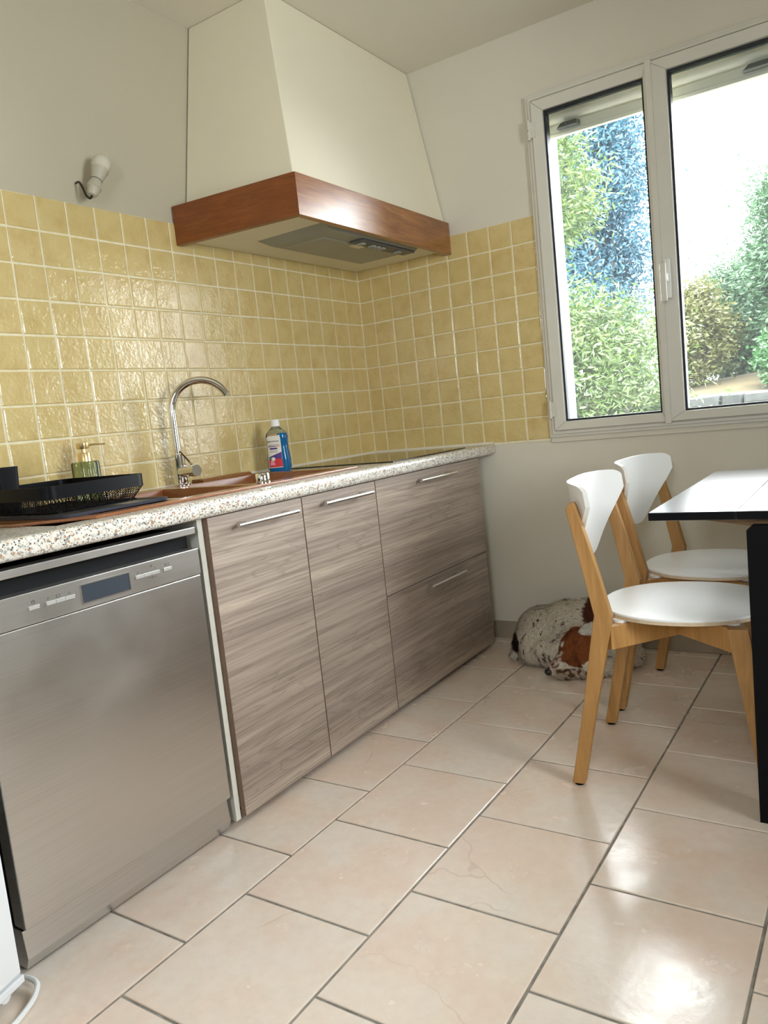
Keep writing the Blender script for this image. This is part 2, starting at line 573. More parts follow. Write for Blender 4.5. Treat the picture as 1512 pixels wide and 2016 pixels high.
mb.box(BX0, BX1, RY - 0.2, RY, 0, BZ0)
mb.box(BX0, BX1, RY - 0.2, RY, BZ1, CEIL)
tag(build('wall_back', mb, 'plaster'), 'plain plaster wall opposite the window', None, None, 'structure')
w3 = Thing('fill_window_3', (2.2, RY - 0.05, BZ0), 'white framed window in the wall opposite, added unseen for fill light', None, None, 'structure')
mb = MB()
for a, b in ((BX0, BX0 + 0.05), (BX1 - 0.05, BX1)):
    mb.box(a, b, RY - 0.08, RY - 0.02, BZ0, BZ1)
mb.box(BX0 + 0.05, BX1 - 0.05, RY - 0.08, RY - 0.02, BZ0, BZ0 + 0.05)
mb.box(BX0 + 0.05, BX1 - 0.05, RY - 0.08, RY - 0.02, BZ1 - 0.05, BZ1)
build('frame', mb, 'window_paint', w3)
build('pane', MB().box(BX0 + 0.05, BX1 - 0.05, RY - 0.052, RY - 0.048, BZ0 + 0.05, BZ1 - 0.05), 'pane_glass', w3)
# small side window added right of the view, unseen, for fill light
w2 = Thing('fill_window_2', (RX + 0.05, (DY0 + DY1) / 2, DZ0), 'small white framed side window, added unseen for fill light', None, None, 'structure')
mb = MB()
for a, b in ((DY0, DY0 + 0.05), (DY1 - 0.05, DY1)):
    mb.box(RX + 0.02, RX + 0.08, a, b, DZ0, DZ1)
mb.box(RX + 0.02, RX + 0.08, DY0 + 0.05, DY1 - 0.05, DZ0, DZ0 + 0.05)
mb.box(RX + 0.02, RX + 0.08, DY0 + 0.05, DY1 - 0.05, DZ1 - 0.05, DZ1)
build('frame', mb, 'window_paint', w2)
build('pane', MB().box(RX + 0.048, RX + 0.052, DY0 + 0.05, DY1 - 0.05, DZ0 + 0.05, DZ1 - 0.05), 'pane_glass', w2)

# ---- floor tiles: each one an object
TS, TT = 0.3478, 0.3491
def floor_tile_mesh(w, l, s):
    mb = MB().box(-w / 2, w / 2, -l / 2, l / 2, -0.012, 0)
    bm = mb.bm
    es = [e for e in bm.edges if all(v_.co.z > -0.001 for v_ in e.verts)]
    bmesh.ops.bevel(bm, geom=es, offset=0.0022, segments=2, affect='EDGES', profile=0.5)
    bmesh.ops.recalc_face_normals(bm, faces=bm.faces)
    me = bpy.data.meshes.new('floor_tile')
    bm.to_mesh(me)
    bm.free()
    me.materials.append(M['floor_tile'])
    return me
fcache = {}
def put_floor_tile(x0, x1, y0, y1):
    w, l = round(x1 - x0, 4), round(y1 - y0, 4)
    if w < 0.012 or l < 0.012:
        return
    if (w, l) not in fcache:
        fcache[(w, l)] = floor_tile_mesh(w, l, 0)
    o = bpy.data.objects.new('tile', fcache[(w, l)])
    COL.objects.link(o)
    o.parent = floor
    o.location = ((x0 + x1) / 2, (y0 + y1) / 2, random.uniform(-0.0007, 0.0002))
    o.rotation_euler = (random.uniform(-0.0016, 0.0016), random.uniform(-0.0016, 0.0016), 0)
J = 0.0062
for k in range(-1, 9):
    xa = max(0.0, 0.8349 + (k - 1) * TS) + J / 2
    xb = min(RX, 0.8349 + k * TS) - J / 2
    if xb - xa < 0.02:
        continue
    off = -0.060 if k % 2 == 0 else -0.2255
    ys = [0.0] + [off - n * TT for n in range(14)]
    ys = [y for y in ys if y > RY] + [RY]
    for a, b in zip(ys[:-1], ys[1:]):
        put_floor_tile(xa, xb, b + J / 2, a - J / 2)

# ---- wall tiles
def wall_tile_mesh(w, h, seed):
    rnd = random.Random(seed)
    N = 5
    mb = MB()
    bm = mb.bm
    us = [-0.5, -0.465, 0.0, 0.465, 0.5]
    top = []
    for i in range(N):
        row = []
        for j in range(N):
            e = (i in (0, N - 1)) + (j in (0, N - 1))
            x = 0.0 if e == 0 else (-0.0012 if e == 1 else -0.0018)
            if e == 0:
                x += rnd.uniform(-0.0003, 0.0003)
            y = us[i] * w + (rnd.uniform(-0.0007, 0.0007) if e else 0)
            z = us[j] * h + (rnd.uniform(-0.0007, 0.0007) if e else 0)
            row.append(bm.verts.new((x, y, z)))
        top.append(row)
    for i in range(N - 1):
        for j in range(N - 1):
            bm.faces.new((top[i][j], top[i + 1][j], top[i + 1][j + 1], top[i][j + 1]))
    ring = [top[i][0] for i in range(N)] + [top[N - 1][j] for j in range(1, N)] + [top[i][N - 1] for i in range(N - 2, -1, -1)] + [top[0][j] for j in range(N - 2, 0, -1)]
    back = [bm.verts.new((-0.008, v_.co.y, v_.co.z)) for v_ in ring]
    n = len(ring)
    for i in range(n):
        bm.faces.new((ring[i], back[i], back[(i + 1) % n], ring[(i + 1) % n]))
    bmesh.ops.recalc_face_normals(bm, faces=bm.faces)
    me = bpy.data.meshes.new('wall_tile')
    bm.to_mesh(me)
    bm.free()
    for p in me.polygons:
        p.use_smooth = True
    me.set_sharp_from_angle(angle=math.radians(8))
    me.materials.append(M['wall_tile'])
    return me
wcache = {}
def put_wall_tile(parent, window, a0, a1, z0, z1):
    w, h = round(a1 - a0, 3), round(z1 - z0, 3)
    if w < 0.01 or h < 0.01:
        return
    key = (w, h, random.randrange(6))
    if key not in wcache:
        wcache[key] = wall_tile_mesh(w, h, hash(key) & 0xffff)
    o = bpy.data.objects.new('tile', wcache[key])
    COL.objects.link(o)
    o.parent = parent
    ja, jz = random.uniform(-0.0006, 0.0006), random.uniform(-0.0006, 0.0006)
    tilt = random.uniform(-0.012, 0.012)
    tilt2 = random.uniform(-0.010, 0.010)
    c_ = (a0 + a1) / 2 + ja
    if window:
        o.location = (c_, 0.0, (z0 + z1) / 2 + jz)
        o.rotation_euler = (0, tilt, -PI / 2 + tilt2)
    else:
        o.location = (0.0, c_, (z0 + z1) / 2 + jz)
        o.rotation_euler = (random.uniform(-0.006, 0.006), tilt, tilt2)
rows = [(ZT - (r + 1) * P_ + GW / 2, ZT - r * P_ - GW / 2) for r in range(8)] + [(0.8945, ZT - 8 * P_ - GW / 2)]
sink_cols = [0.0, 0.1166] + [0.1166 + j * P_ for j in range(1, 23)]
for a, b in zip(sink_cols[:-1], sink_cols[1:]):
    for z0, z1 in rows:
        put_wall_tile(wall_left, False, -b + GW / 2, -a - GW / 2, z0, z1)
win_cols = [0.0, 0.0761] + [0.0761 + j * P_ for j in range(1, 9)]
for a, b in zip(win_cols[:-1], win_cols[1:]):
    for z0, z1 in rows:
        put_wall_tile(wall_window, True, a + GW / 2, min(b, 0.9005) - GW / 2, z0, z1)
yend = -sink_cols[-1]
build('grout', MB().box(-0.010, -0.0022, yend, 0.0, 0.885, ZT - 0.002), 'grout_wall', wall_left)
build('grout', MB().box(0.0, 0.902, 0.0022, 0.010, 0.885, ZT - 0.002), 'grout_wall', wall_window)
build('corner_grout', MB().box(-0.006, 0.0030, -0.0030, 0.006, 0.885, ZT - 0.002), 'grout_wall', wall_left)
# ---- skirting of cut tiles along the window wall
bb = build('baseboard_window', MB().box(0.0, RX, -0.0015, 0.008, 0.0, 0.079), 'grout_wall')
tag(bb, 'beige tile skirting along the bottom of the window wall', None, None, 'structure')
x = 0.56
while x < RX:
    o = build('tile', MB().box(x + 0.0015, min(x + 0.33, RX) - 0.0015, -0.010, 0.0, 0.001, 0.080), 'skirting_tile', bb, bevel=0.0015)
    x += 0.333
tag(build('baseboard_right', MB().box(RX - 0.010, RX, RY + 0.011, -0.011, 0.0, 0.080), 'skirting_tile'), 'beige tile skirting along the side wall', None, None, 'structure')
tag(build('baseboard_back', MB().box(0.0, RX, RY, RY + 0.010, 0.0, 0.080), 'skirting_tile'), 'beige tile skirting along the back wall', None, None, 'structure')

# ---- window
win = Thing('window_1', (1.6, 0.02, 0.9), 'two-leaf aluminium window looking onto the garden trees', None, None, 'structure')
def ring_xz(x0, x1, z0, z1, w, y0, y1, wz=None):
    wz = wz or w
    mb = MB()
    def rect(i, y):
        return [(x0 + i * w, y, z0 + i * wz), (x1 - i * w, y, z0 + i * wz), (x1 - i * w, y, z1 - i * wz), (x0 + i * w, y, z1 - i * wz)]
    bm = mb.bm
    A, B, C_, D_ = [[bm.verts.new(p) for p in rect(i, y)] for i, y in ((0, y0), (1, y0), (0, y1), (1, y1))]
    for i in range(4):
        j = (i + 1) % 4
        bm.faces.new((A[i], A[j], B[j], B[i]))
        bm.faces.new((C_[j], C_[i], D_[i], D_[j]))
        bm.faces.new((A[j], A[i], C_[i], C_[j]))
        bm.faces.new((B[i], B[j], D_[j], D_[i]))
    return mb
build('frame', ring_xz(0.904, 2.326, 0.897, 2.268, 0.038, -0.012, 0.08), 'window_paint', win, bevel=0.002)
build('frame_lip', ring_xz(0.917, 2.313, 0.909, 2.256, 0.012, -0.019, -0.010), 'window_paint', win, bevel=0.002)
for (xa, xb, ga, gb, hinge) in ((0.931, 1.388, 0.977, 1.3675, 'l'), (1.391, 2.300, 1.4515, 2.252, 'r')):
    mb = MB()
    y0, y1 = -0.026, 0.045
    if hinge == 'r':
        y0 = -0.030
    mb2 = MB()
    # mitred leaf built from four bars with different widths
    def leaf(xa, xb, ga, gb, za, zb, gza, gzb, y0, y1):
        bm = MB()
        def rct(p):
            return p
        out = [(xa, za), (xb, za), (xb, zb), (xa, zb)]
        inn = [(ga, gza), (gb, gza), (gb, gzb), (ga, gzb)]
        b_ = bm.bm
        A = [b_.verts.new((p[0], y0, p[1])) for p in out]
        B = [b_.verts.new((p[0], y0 + 0.006, p[1])) for p in inn]
        C_ = [b_.verts.new((p[0], y1, p[1])) for p in out]
        D_ = [b_.verts.new((p[0], y1, p[1])) for p in inn]
        for i in range(4):
            j = (i + 1) % 4
            b_.faces.new((A[i], A[j], B[j], B[i]))
            b_.faces.new((C_[j], C_[i], D_[i], D_[j]))
            b_.faces.new((A[j], A[i], C_[i], C_[j]))
            b_.faces.new((B[i], B[j], D_[j], D_[i]))
        return bm
    lf = build('leaf_frame', leaf(xa, xb, ga, gb, 0.926, 2.238, 0.961, 2.196, y0, y1), 'window_paint', win, bevel=0.0025)
    gk = ring_xz(ga - 0.001, gb + 0.001, 0.960, 2.197, 0.009, -0.008, 0.030)
    build('gasket', gk, 'gasket', win)
    build('pane', MB().box(ga + 0.004, gb - 0.004, 0.009, 0.013, 0.965, 2.192), 'pane_glass', win)
    # mitre seams at the corners
    mb = MB()
    for (ox, oz, ix, iz) in ((xa, 0.926, ga, 0.961), (xb, 0.926, gb, 0.961), (xa, 2.238, ga, 2.196), (xb, 2.238, gb, 2.196)):
        mb.tube([(ox, y0 - 0.0001, oz), (ix, y0 + 0.006, iz)], 0.0006, 4)
    build('mitre_seam', mb, 'dark_rubber', win)
bbox('astragal', (1.379, 1.402, -0.034, -0.024, 0.918, 2.246), 'window_paint', win, bevel=0.002)
for z in (1.015, 2.13):
    hg = build('hinge', MB().tube([(0.918, -0.026, z - 0.037), (0.918, -0.026, z - 0.001)], 0.0075, 10).tube([(0.918, -0.026, z + 0.001), (0.918, -0.026, z + 0.037)], 0.0075, 10).box(0.918, 0.945, -0.030, -0.018, z - 0.030, z + 0.030), 'window_paint', win, smooth=True)
hd = build('handle_plate', MB().box(1.409, 1.432, -0.046, -0.030, 1.385, 1.530), 'white_paint', win, bevel=0.003)
bbox('handle_grip', (1.402, 1.424, -0.085, -0.073, 1.372, 1.512), 'window_paint', win, bevel=0.004)
bbox('handle_neck', (1.412, 1.426, -0.074, -0.045, 1.445, 1.475), 'white_paint', win, bevel=0.002)
# plaster ledge line under the window
bbox('sill_strip', (0.905, 2.33, -0.004, 0.008, 0.876, 0.898), 'plaster_window', win, bevel=0.0015)
# roller shutter in its outside reveal
sh = Thing('roller_shutter', (1.6, 0.12, 2.12), 'cream roller shutter rolled up above the window with black stops', 'shutter')
mb = MB()
prof = [(0.085, 2.30), (0.085, 2.185), (0.092, 2.172), (0.105, 2.166), (0.125, 2.166), (0.14, 2.175), (0.15, 2.30)]
mb.prism(prof, 'x', 0.945, 2.285)
build('slat', mb, 'shutter_white', sh, smooth=True)
bbox('end_slat', (0.955, 2.275, 0.10, 0.115, 2.132, 2.1635), 'shutter_white', sh, bevel=0.002)
bbox('bottom_bar', (0.955, 2.275, 0.096, 0.119, 2.116, 2.131), 'shutter_white', sh, bevel=0.002)
for x in (1.045, 1.735, 2.18):
    mb = MB()
    mb.rings([[(x - 0.045, 0.098, 2.138), (x + 0.045, 0.098, 2.138), (x + 0.045, 0.098, 2.158), (x - 0.030, 0.098, 2.158)],
              [(x - 0.045, 0.060, 2.136), (x + 0.040, 0.060, 2.136), (x + 0.040, 0.060, 2.154), (x - 0.022, 0.060, 2.154)]])
    build('stop', mb, 'dark_rubber', sh, bevel=0.003)
for xa, xb, s in ((0.911, 0.947, 1), (2.283, 2.319, -1)):
    bbox('guide_rail', (xa, xb, 0.085, 0.112, 0.91, 2.30), 'white_paint', sh, bevel=0.001)
    bbox('guide_rail', (xa, xb, 0.119, 0.150, 0.91, 2.30), 'white_paint', sh, bevel=0.001)
    xs = (xa, xa + 0.012) if s > 0 else (xb - 0.012, xb)
    bbox('guide_cover', (xs[0], xs[1], 0.19, 0.285, 0.91, 2.30), 'guide_daylit_blue', sh, bevel=0.001)
tag(build('trim_1', MB().box(WX0, WX1, 0.082, 0.40, 0.87, 0.909), 'outdoor_wall', bevel=0.004), 'grey outdoor window sill', None, None, 'structure')

# ================================================================== RANGE HOOD
hood = Thing('range_hood', (0.25, -0.55, 1.73), 'white plaster range hood with dark stained wooden beam surround', 'range hood')
mb = MB()
mb.rings([[(0, 0, 1.80), (0.490, 0, 1.80), (0.502, -1.055, 1.80), (0, -1.055, 1.80)],
          [(0, 0, 1.866), (0.490, 0, 1.866), (0.502, -1.055, 1.866), (0, -1.055, 1.866)],
          [(0, 0, 2.529), (0.370, 0, 2.529), (0.364, -0.925, 2.529), (0, -0.925, 2.529)]])
build('plaster_canopy', mb, 'plaster_hood_lit', hood, bevel=0.003)
fb = MB()
fb.rings([[(0.497, -1.047, 1.732), (0.522, -1.072, 1.732), (0.511, -0.001, 1.732), (0.486, -0.001, 1.732)],
          [(0.497, -1.047, 1.867), (0.522, -1.072, 1.867), (0.511, -0.001, 1.867), (0.486, -0.001, 1.867)]])
o = build('front_beam', fb, 'beam_oak', hood, bevel=0.0018)
o['label'] = 'reddish stained oak board with cathedral grain'
sb = MB()
sb.rings([[(0.001, -1.1235, 1.734), (0.522, -1.0722, 1.732), (0.497, -1.0472, 1.732), (0.001, -1.0985, 1.734)],
          [(0.001, -1.1235, 1.869), (0.522, -1.0722, 1.867), (0.497, -1.0472, 1.867), (0.001, -1.0985, 1.869)]])
build('side_beam', sb, 'beam_oak_side', hood, bevel=0.0018)
build('under_panel', MB().prism([(0.004, -0.004), (0.487, -0.004), (0.497, -1.047), (0.004, -1.096)], 'z', 1.752, 1.758), 'hood_panel', hood)
mb = MB()
mb.rings([[(0.150, -0.865, 1.752), (0.462, -0.865, 1.752), (0.462, -0.195, 1.752), (0.150, -0.195, 1.752)],
          [(0.165, -0.800, 1.737), (0.450, -0.800, 1.737), (0.450, -0.205, 1.737), (0.165, -0.205, 1.737)]])
ex = build('extractor', mb, 'hood_grey', hood, bevel=0.002)
build('filter', MB().box(0.180, 0.372, -0.745, -0.235, 1.734, 1.738), 'hood_filter', ex, off=hood.off, bevel=0.002)
build('control_strip', MB().box(0.385, 0.447, -0.60, -0.21, 1.728, 1.738), 'hood_dark', ex, off=hood.off, bevel=0.003)
build('label_plate', MB().box(0.345, 0.395, -0.55, -0.48, 1.7325, 1.7335), 'hood_panel', ex, off=hood.off)
for yy in (-0.565, -0.49, -0.455, -0.42, -0.30):
    build('switch', MB().box(0.40, 0.43, yy - 0.012, yy + 0.012, 1.721, 1.729), 'hood_grey', ex, off=hood.off, bevel=0.003)

# ================================================================== WORKTOP
wt = Thing('worktop', (0.3, -1.2, 0.845), 'speckled terrazzo-look kitchen worktop with rounded front edge', 'worktop')
YL = -2.385
def front_profile():
    pts = [(0.585, 0.890)]
    r = 0.014
    for k in range(0, 6):
        a = PI / 2 - k * (PI / 2) / 5
        pts.append((0.640 - r + r * math.cos(a), 0.890 - r + r * math.sin(a)))
    r2 = 0.016
    for k in range(0, 6):
        a = -k * (PI / 2) / 5
        pts.append((0.640 - r2 + r2 * math.cos(a), 0.845 + r2 + r2 * math.sin(a)))
    pts.append((0.585, 0.845))
    return pts
mb = MB()
mb.prism(front_profile(), 'y', YL, -0.001)
mb.box(0.001, 0.045, YL, -0.001, 0.845, 0.890)
mb.box(0.045, 0.585, -0.972, -0.001, 0.845, 0.890)
mb.box(0.045, 0.585, YL, -2.115, 0.845, 0.890)
mb.box(0.548, 0.585, -2.115, -0.972, 0.845, 0.890)
build('slab', mb, 'terrazzo', wt, smooth=True)
mb = MB()
mb.rings([[(0.0, YL, 0.890), (0.010, YL, 0.890), (0.0, YL, 0.899)], [(0.0, -0.012, 0.890), (0.010, -0.012, 0.890), (0.0, -0.012, 0.899)]])
mb.rings([[(0.0, 0, 0.890), (0.0, -0.012, 0.890), (0.0, -0.002, 0.899)], [(0.632, 0, 0.890), (0.632, -0.010, 0.890), (0.632, -0.001, 0.899)]])
build('wall_seal', mb, 'seal_worktop', wt)

# ---- hob
hob = Thing('hob', (0.34, -0.49, 0.890), 'black glass hob set into the worktop under the range hood', 'hob')
build('glass_plate', MB().box(0.085, 0.592, -0.775, -0.195, 0.8905, 0.8945), 'hob_black', hob, bevel=0.0012)
for hx, hy, hr in ((0.21, -0.62, 0.09), (0.21, -0.34, 0.075), (0.45, -0.62, 0.075), (0.45, -0.34, 0.105)):
    mb = MB()
    n = 40
    for k in range(n):
        a, b = 2 * PI * k / n, 2 * PI * (k + 1) / n
        q = [mb.bm.verts.new((hx + r * math.cos(t_), hy + r * math.sin(t_), 0.8947)) for r, t_ in ((hr, a), (hr, b), (hr - 0.002, b), (hr - 0.002, a))]
        mb.bm.faces.new(q)
    build('zone_ring', mb, 'print_grey', hob)

# ---- sink
snk = Thing('sink', (0.30, -1.54, 0.890), 'copper brown inset sink with bowl and drainer under black dish rack', 'sink')
X0, X1, Y0, Y1 = 0.030, 0.563, -2.130, -0.957
ZR = 0.8975
mb = MB()
out = [(X0, Y0 + 0.06), (X0 + 0.06, Y0), (X1 - 0.16, Y0), (X1, Y0 + 0.11), (X1, Y1 + 0.0), (X0 + 0.02, Y1), (X0, Y1 - 0.02)]
bx0, bx1, by0, by1 = 0.120, 0.512, -1.400, -1.005      # bowl
dx0, dx1, dy0, dy1 = 0.120, 0.525, -2.080, -1.755      # drainer recess
sy0, sy1 = -1.715, -1.440                              # half bowl
# deck as boxes around the two recesses
mb.prism([(X0, Y0 + 0.06), (X0 + 0.06, Y0), (X1 - 0.16, Y0), (X1, Y0 + 0.11), (X1, dy0 + 0.085), (X0, dy0 + 0.085)], 'z', 0.8903, ZR)
mb.box(X0, dx0, dy0 + 0.085, Y1, 0.8903, ZR)
mb.box(dx1, X1, dy0 + 0.085, Y1, 0.8903, ZR)
mb.box(dx0, dx1, dy1, sy0, 0.8903, ZR)
mb.box(dx0, dx1, sy1, by0, 0.8903, ZR)
mb.box(bx1, dx1, sy0, sy1, 0.8903, ZR)
mb.box(dx0, dx1, by1, Y1, 0.8903, ZR)
mb.box(bx1, dx1, by0, by1, 0.8903, ZR)
o = build('deck', mb, 'copper_sink', snk, bevel=0.0018)
for nm, ya_, yb_, zb_ in (('bowl', by0, by1, 0.72), ('half_bowl', sy0, sy1, 0.78)):
    mb = MB()
    mb.rings([[(bx0, ya_, ZR - 0.003), (bx1, ya_, ZR - 0.003), (bx1, yb_, ZR - 0.003), (bx0, yb_, ZR - 0.003)],
              [(bx0 + 0.02, ya_ + 0.02, zb_), (bx1 - 0.02, ya_ + 0.02, zb_), (bx1 - 0.02, yb_ - 0.02, zb_), (bx0 + 0.02, yb_ - 0.02, zb_)]], cap0=False)
    build(nm, mb, 'copper_sink', snk)
dm = MB()
dm.box(dx0, dx1, dy0 + 0.085, dy1, 0.8895, 0.8905)
build('drainer', dm, 'copper_sink', snk)
for k in range(7):
    yy = dx0 + 0.045 + k * 0.05
    build('drainer_rib', MB().box(yy - 0.006, yy + 0.006, dy0 + 0.11, dy1 - 0.03, 0.8902, 0.8935), 'copper_sink', snk, bevel=0.001)
# raised back ledge with soft highlight
mb = MB()
mb.rings([[(0.034, -1.235, ZR), (0.100, -1.235, ZR), (0.085, -1.235, ZR + 0.010), (0.040, -1.235, ZR + 0.010)],
          [(0.034, -0.985, ZR), (0.100, -0.985, ZR), (0.085, -0.985, ZR + 0.010), (0.040, -0.985, ZR + 0.010)]])
build('back_ledge', mb, 'copper_sink', snk, bevel=0.002)
# basket waste
build('drain', MB().lathe([(0.0001, 0.724), (0.045, 0.724), (0.045, 0.720)], (0.32, -1.23, 0.0), 24), 'chrome', snk, smooth=True)
# pop-up waste knob
kn = Thing('waste_knob', (0.520, -1.395, ZR), 'short round chrome pop-up waste knob on sink rim', 'knob')
build('knob', MB().lathe([(0.0232, 0.0), (0.0232, 0.004), (0.0215, 0.005), (0.0215, 0.026), (0.020, 0.0285), (0.0001, 0.029)], (0.520, -1.395, ZR), 28), 'chrome', kn, smooth=True)

# ---- tap
TX, TY = 0.078, -1.318
tp = Thing('kitchen_tap', (TX, TY, ZR), 'chrome swan-neck kitchen tap with side lever behind the sink', 'tap')
c0 = (TX, TY, ZR)
build('base', MB().lathe([(0.030, 0.0), (0.030, 0.004), (0.0235, 0.007)], c0, 28), 'chrome', tp, smooth=True)
build('body', MB().lathe([(0.0225, 0.005), (0.0225, 0.104), (0.020, 0.107), (0.0135, 0.1075)], c0, 28), 'chrome', tp, smooth=True)
dirx, diry = math.cos(math.radians(47)), math.sin(math.radians(47))
pts = [(TX, TY, ZR + 0.10), (TX, TY, ZR + 0.16), (TX, TY, ZR + 0.225)]
R_ = 0.098
zc = ZR + 0.250
for k in range(0, 19):
    a = PI - k * (PI * 0.855) / 18
    d = R_ + R_ * math.cos(a)
    pts.append((TX + dirx * d, TY + diry * d, zc + R_ * math.sin(a)))
build('neck', MB().tube(pts, 0.0127, 16), 'chrome', tp, smooth=True)
e = Vector(pts[-1]); d = (e - Vector(pts[-2])).normalized()
build('aerator', MB().tube([e - d * 0.001, e + d * 0.004], 0.0105, 14), 'print_grey', tp, smooth=True)
ax = Vector((0.90, -0.10, 0.0)).normalized()
p0 = Vector((TX, TY, ZR + 0.047))
cart = build('cartridge', MB().tube([p0, p0 + ax * 0.094], 0.0195, 20), 'chrome', tp, smooth=True)
p1 = p0 + ax * 0.078 + Vector((0, 0, 0.016))
build('lever', MB().tube([p1, p1 + Vector((-0.006, -0.045, 0.054))], 0.0036, 8), 'chrome', tp, smooth=True)

# ================================================================== BASE CABINETS
XF = 0.62
ZB, ZTOP = 0.022, 0.8425
def bar_handle(parent, off, y0, y1, z):
    mb = MB()
    xh = XF + 0.032
    mb.tube([(xh, y0, z), (xh, y1, z)], 0.0062, 12)
    L = y1 - y0
    for f_ in (0.13, 0.87):
        yy = y0 + L * f_
        mb.tube([(XF - 0.001, yy, z + 0.002), (xh, yy, z + 0.002)], 0.0050, 8)
    o = build('handle', mb, 'steel_bar', parent, off=off, smooth=True)
    o['label'] = 'brushed steel bar handle'
def front(parent, off, name, y0, y1, z0, z1, hy0, hy1, hz):
    o = build(name, MB().box(XF - 0.018, XF, y0 + 0.0021, y1 - 0.0021, z0, z1), 'front_laminate', parent, off=off, bevel=0.0009)
    # dark edge band seen on the open sides
    for ea, eb in ((y0 + 0.0017, y0 + 0.0022), (y1 - 0.0022, y1 - 0.0017)):
        build('edge_band', MB().box(XF - 0.0182, XF - 0.0007, ea, eb, z0, z1), 'door_edge', o, off=off)
    bar_handle(o, off, hy0, hy1, hz)
    return o
def carcass(t, y0, y1):
    mb = MB()
    mb.box(0.04, 0.598, y0, y0 + 0.016, 0.045, 0.843)
    mb.box(0.04, 0.598, y1 - 0.016, y1, 0.045, 0.843)
    mb.box(0.04, 0.598, y0 + 0.016, y1 - 0.016, 0.045, 0.061)
    mb.box(0.04, 0.056, y0 + 0.016, y1 - 0.016, 0.061, 0.843)
    mb.box(0.535, 0.598, y0 + 0.016, y1 - 0.016, 0.825, 0.843)
    build('body', mb, 'melamine_white', t)
ya, yb, yc, yd = -1.7362, -1.3476, -0.9470, -0.1397
t = Thing('base_cabinet', (0.3, (ya + yb) / 2, 0.0), 'grey-brown wood-grain base cabinet with one door, right beside the dishwasher', 'cabinet', 'wood-grain base cabinets')
carcass(t, ya + 0.001, yb - 0.0005)
front(t.o, t.off, 'door', ya, yb, ZB, ZTOP, -1.655, -1.406, 0.809)
t = Thing('base_cabinet', (0.3, (yb + yc) / 2, 0.0), 'grey-brown wood-grain base cabinet with one door, between the other cabinets', 'cabinet', 'wood-grain base cabinets')
carcass(t, yb + 0.0005, yc - 0.0005)
front(t.o, t.off, 'door', yb, yc, ZB, ZTOP, -1.271, -1.011, 0.811)
t = Thing('drawer_cabinet', (0.3, (yc + yd) / 2, 0.0), 'wide grey-brown wood-grain cabinet with two deep drawers under the hob', 'cabinet', 'wood-grain base cabinets')
carcass(t, yc + 0.0005, yd - 0.001)
front(t.o, t.off, 'drawer', yc, yd, 0.4335, ZTOP, -0.686, -0.407, 0.809)
front(t.o, t.off, 'drawer', yc, yd, ZB, 0.4305, -0.685, -0.404, 0.404)
# white end panel by the dishwasher and recessed plinth
o = bbox('end_panel', (0.03, 0.602, -1.7545, -1.7375, 0.012, 0.8435), 'melamine_white', None, bevel=0.001, loc=(0.3, -1.746, 0.012))
tag(o, 'thin white end panel between dishwasher and first wood-grain cabinet', 'panel')
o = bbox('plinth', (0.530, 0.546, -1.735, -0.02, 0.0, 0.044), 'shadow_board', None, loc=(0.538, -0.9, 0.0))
tag(o, 'shade-dark recessed plinth board under the wood-grain cabinets', 'plinth')

# ================================================================== DISHWASHER
dw = Thing('dishwasher', (0.35, -2.07, 0.0), 'brushed steel dishwasher with push-button panel under the worktop', 'dishwasher')
D0, D1 = -2.366, -1.778
mb = MB()
mb.box(0.05, 0.575, D0 + 0.004, D1 - 0.004, 0.03, 0.822)
mb.box(0.05, 0.10, D0 + 0.01, D1 - 0.01, 0.0, 0.03)
build('body', mb, 'black_matt', dw)
tb = MB()
tb.rings([[(0.556, D0, 0.006), (0.596, D0, 0.006), (0.606, D0, 0.03), (0.600, D0, 0.090), (0.556, D0, 0.090)],
          [(0.556, D1, 0.006), (0.596, D1, 0.006), (0.606, D1, 0.03), (0.600, D1, 0.090), (0.556, D1, 0.090)]])
build('toe_panel', tb, 'brushed_steel', dw, bevel=0.0015)
dd = bbox('door', (0.575, 0.617, D0, D1, 0.0965, 0.7055), 'brushed_steel', dw, bevel=0.003)
cp = bbox('control_panel', (0.575, 0.620, D0, D1, 0.7068, 0.7735), 'brushed_steel', dw, bevel=0.002)
bbox('handle_recess', (0.575, 0.586, D0 + 0.003, D1 - 0.003, 0.7735, 0.811), 'black_matt', dw)
bbox('handle_strip', (0.575, 0.618, D0, D1, 0.8105, 0.8285), 'brushed_steel', dw, bevel=0.002)
# display window in the panel
bezel = MB()
for b in ((0.6195, 0.6213, -2.128, -1.996, 0.758, 0.7605), (0.6195, 0.6213, -2.128, -1.996, 0.7175, 0.720), (0.6195, 0.6213, -2.128, -2.1255, 0.720, 0.758), (0.6195, 0.6213, -1.9985, -1.996, 0.720, 0.758)):
    bezel.box(*b)
build('display_bezel', bezel, 'steel_bar', cp, off=dw.off)
build('display', MB().box(0.6190, 0.6204, -2.1255, -1.9985, 0.720, 0.758), 'display_glass', cp, off=dw.off)
def button(y0, y1, z=0.7405):
    build('button', MB().box(0.6190, 0.6225, y0, y1, z - 0.0042, z + 0.0042), 'grey_button', cp, off=dw.off, bevel=0.0008)
button(-2.252, -2.228)
for k in range(3):
    button(-2.212 + k * 0.0228, -2.212 + k * 0.0228 + 0.0222)
for k in range(3):
    button(-1.980 + k * 0.0236, -1.980 + k * 0.0236 + 0.0230, 0.7425)
button(-1.896, -1.872, 0.7425)
def ptxt(s, y, z, size, a='CENTER'):
    o = text_mesh('print', s, size, 'print_dark', dw, (0.62005, y, z), (0, 1, 0), (0, 0, 1), 0.0001, a)
    o.parent = cp
ptxt('P', -2.206, 0.7475, 0.0075)
ptxt('P', -1.973, 0.7500, 0.0075)
ptxt('-', -1.944, 0.7500, 0.0085)
ptxt('+', -1.921, 0.7500, 0.0085)
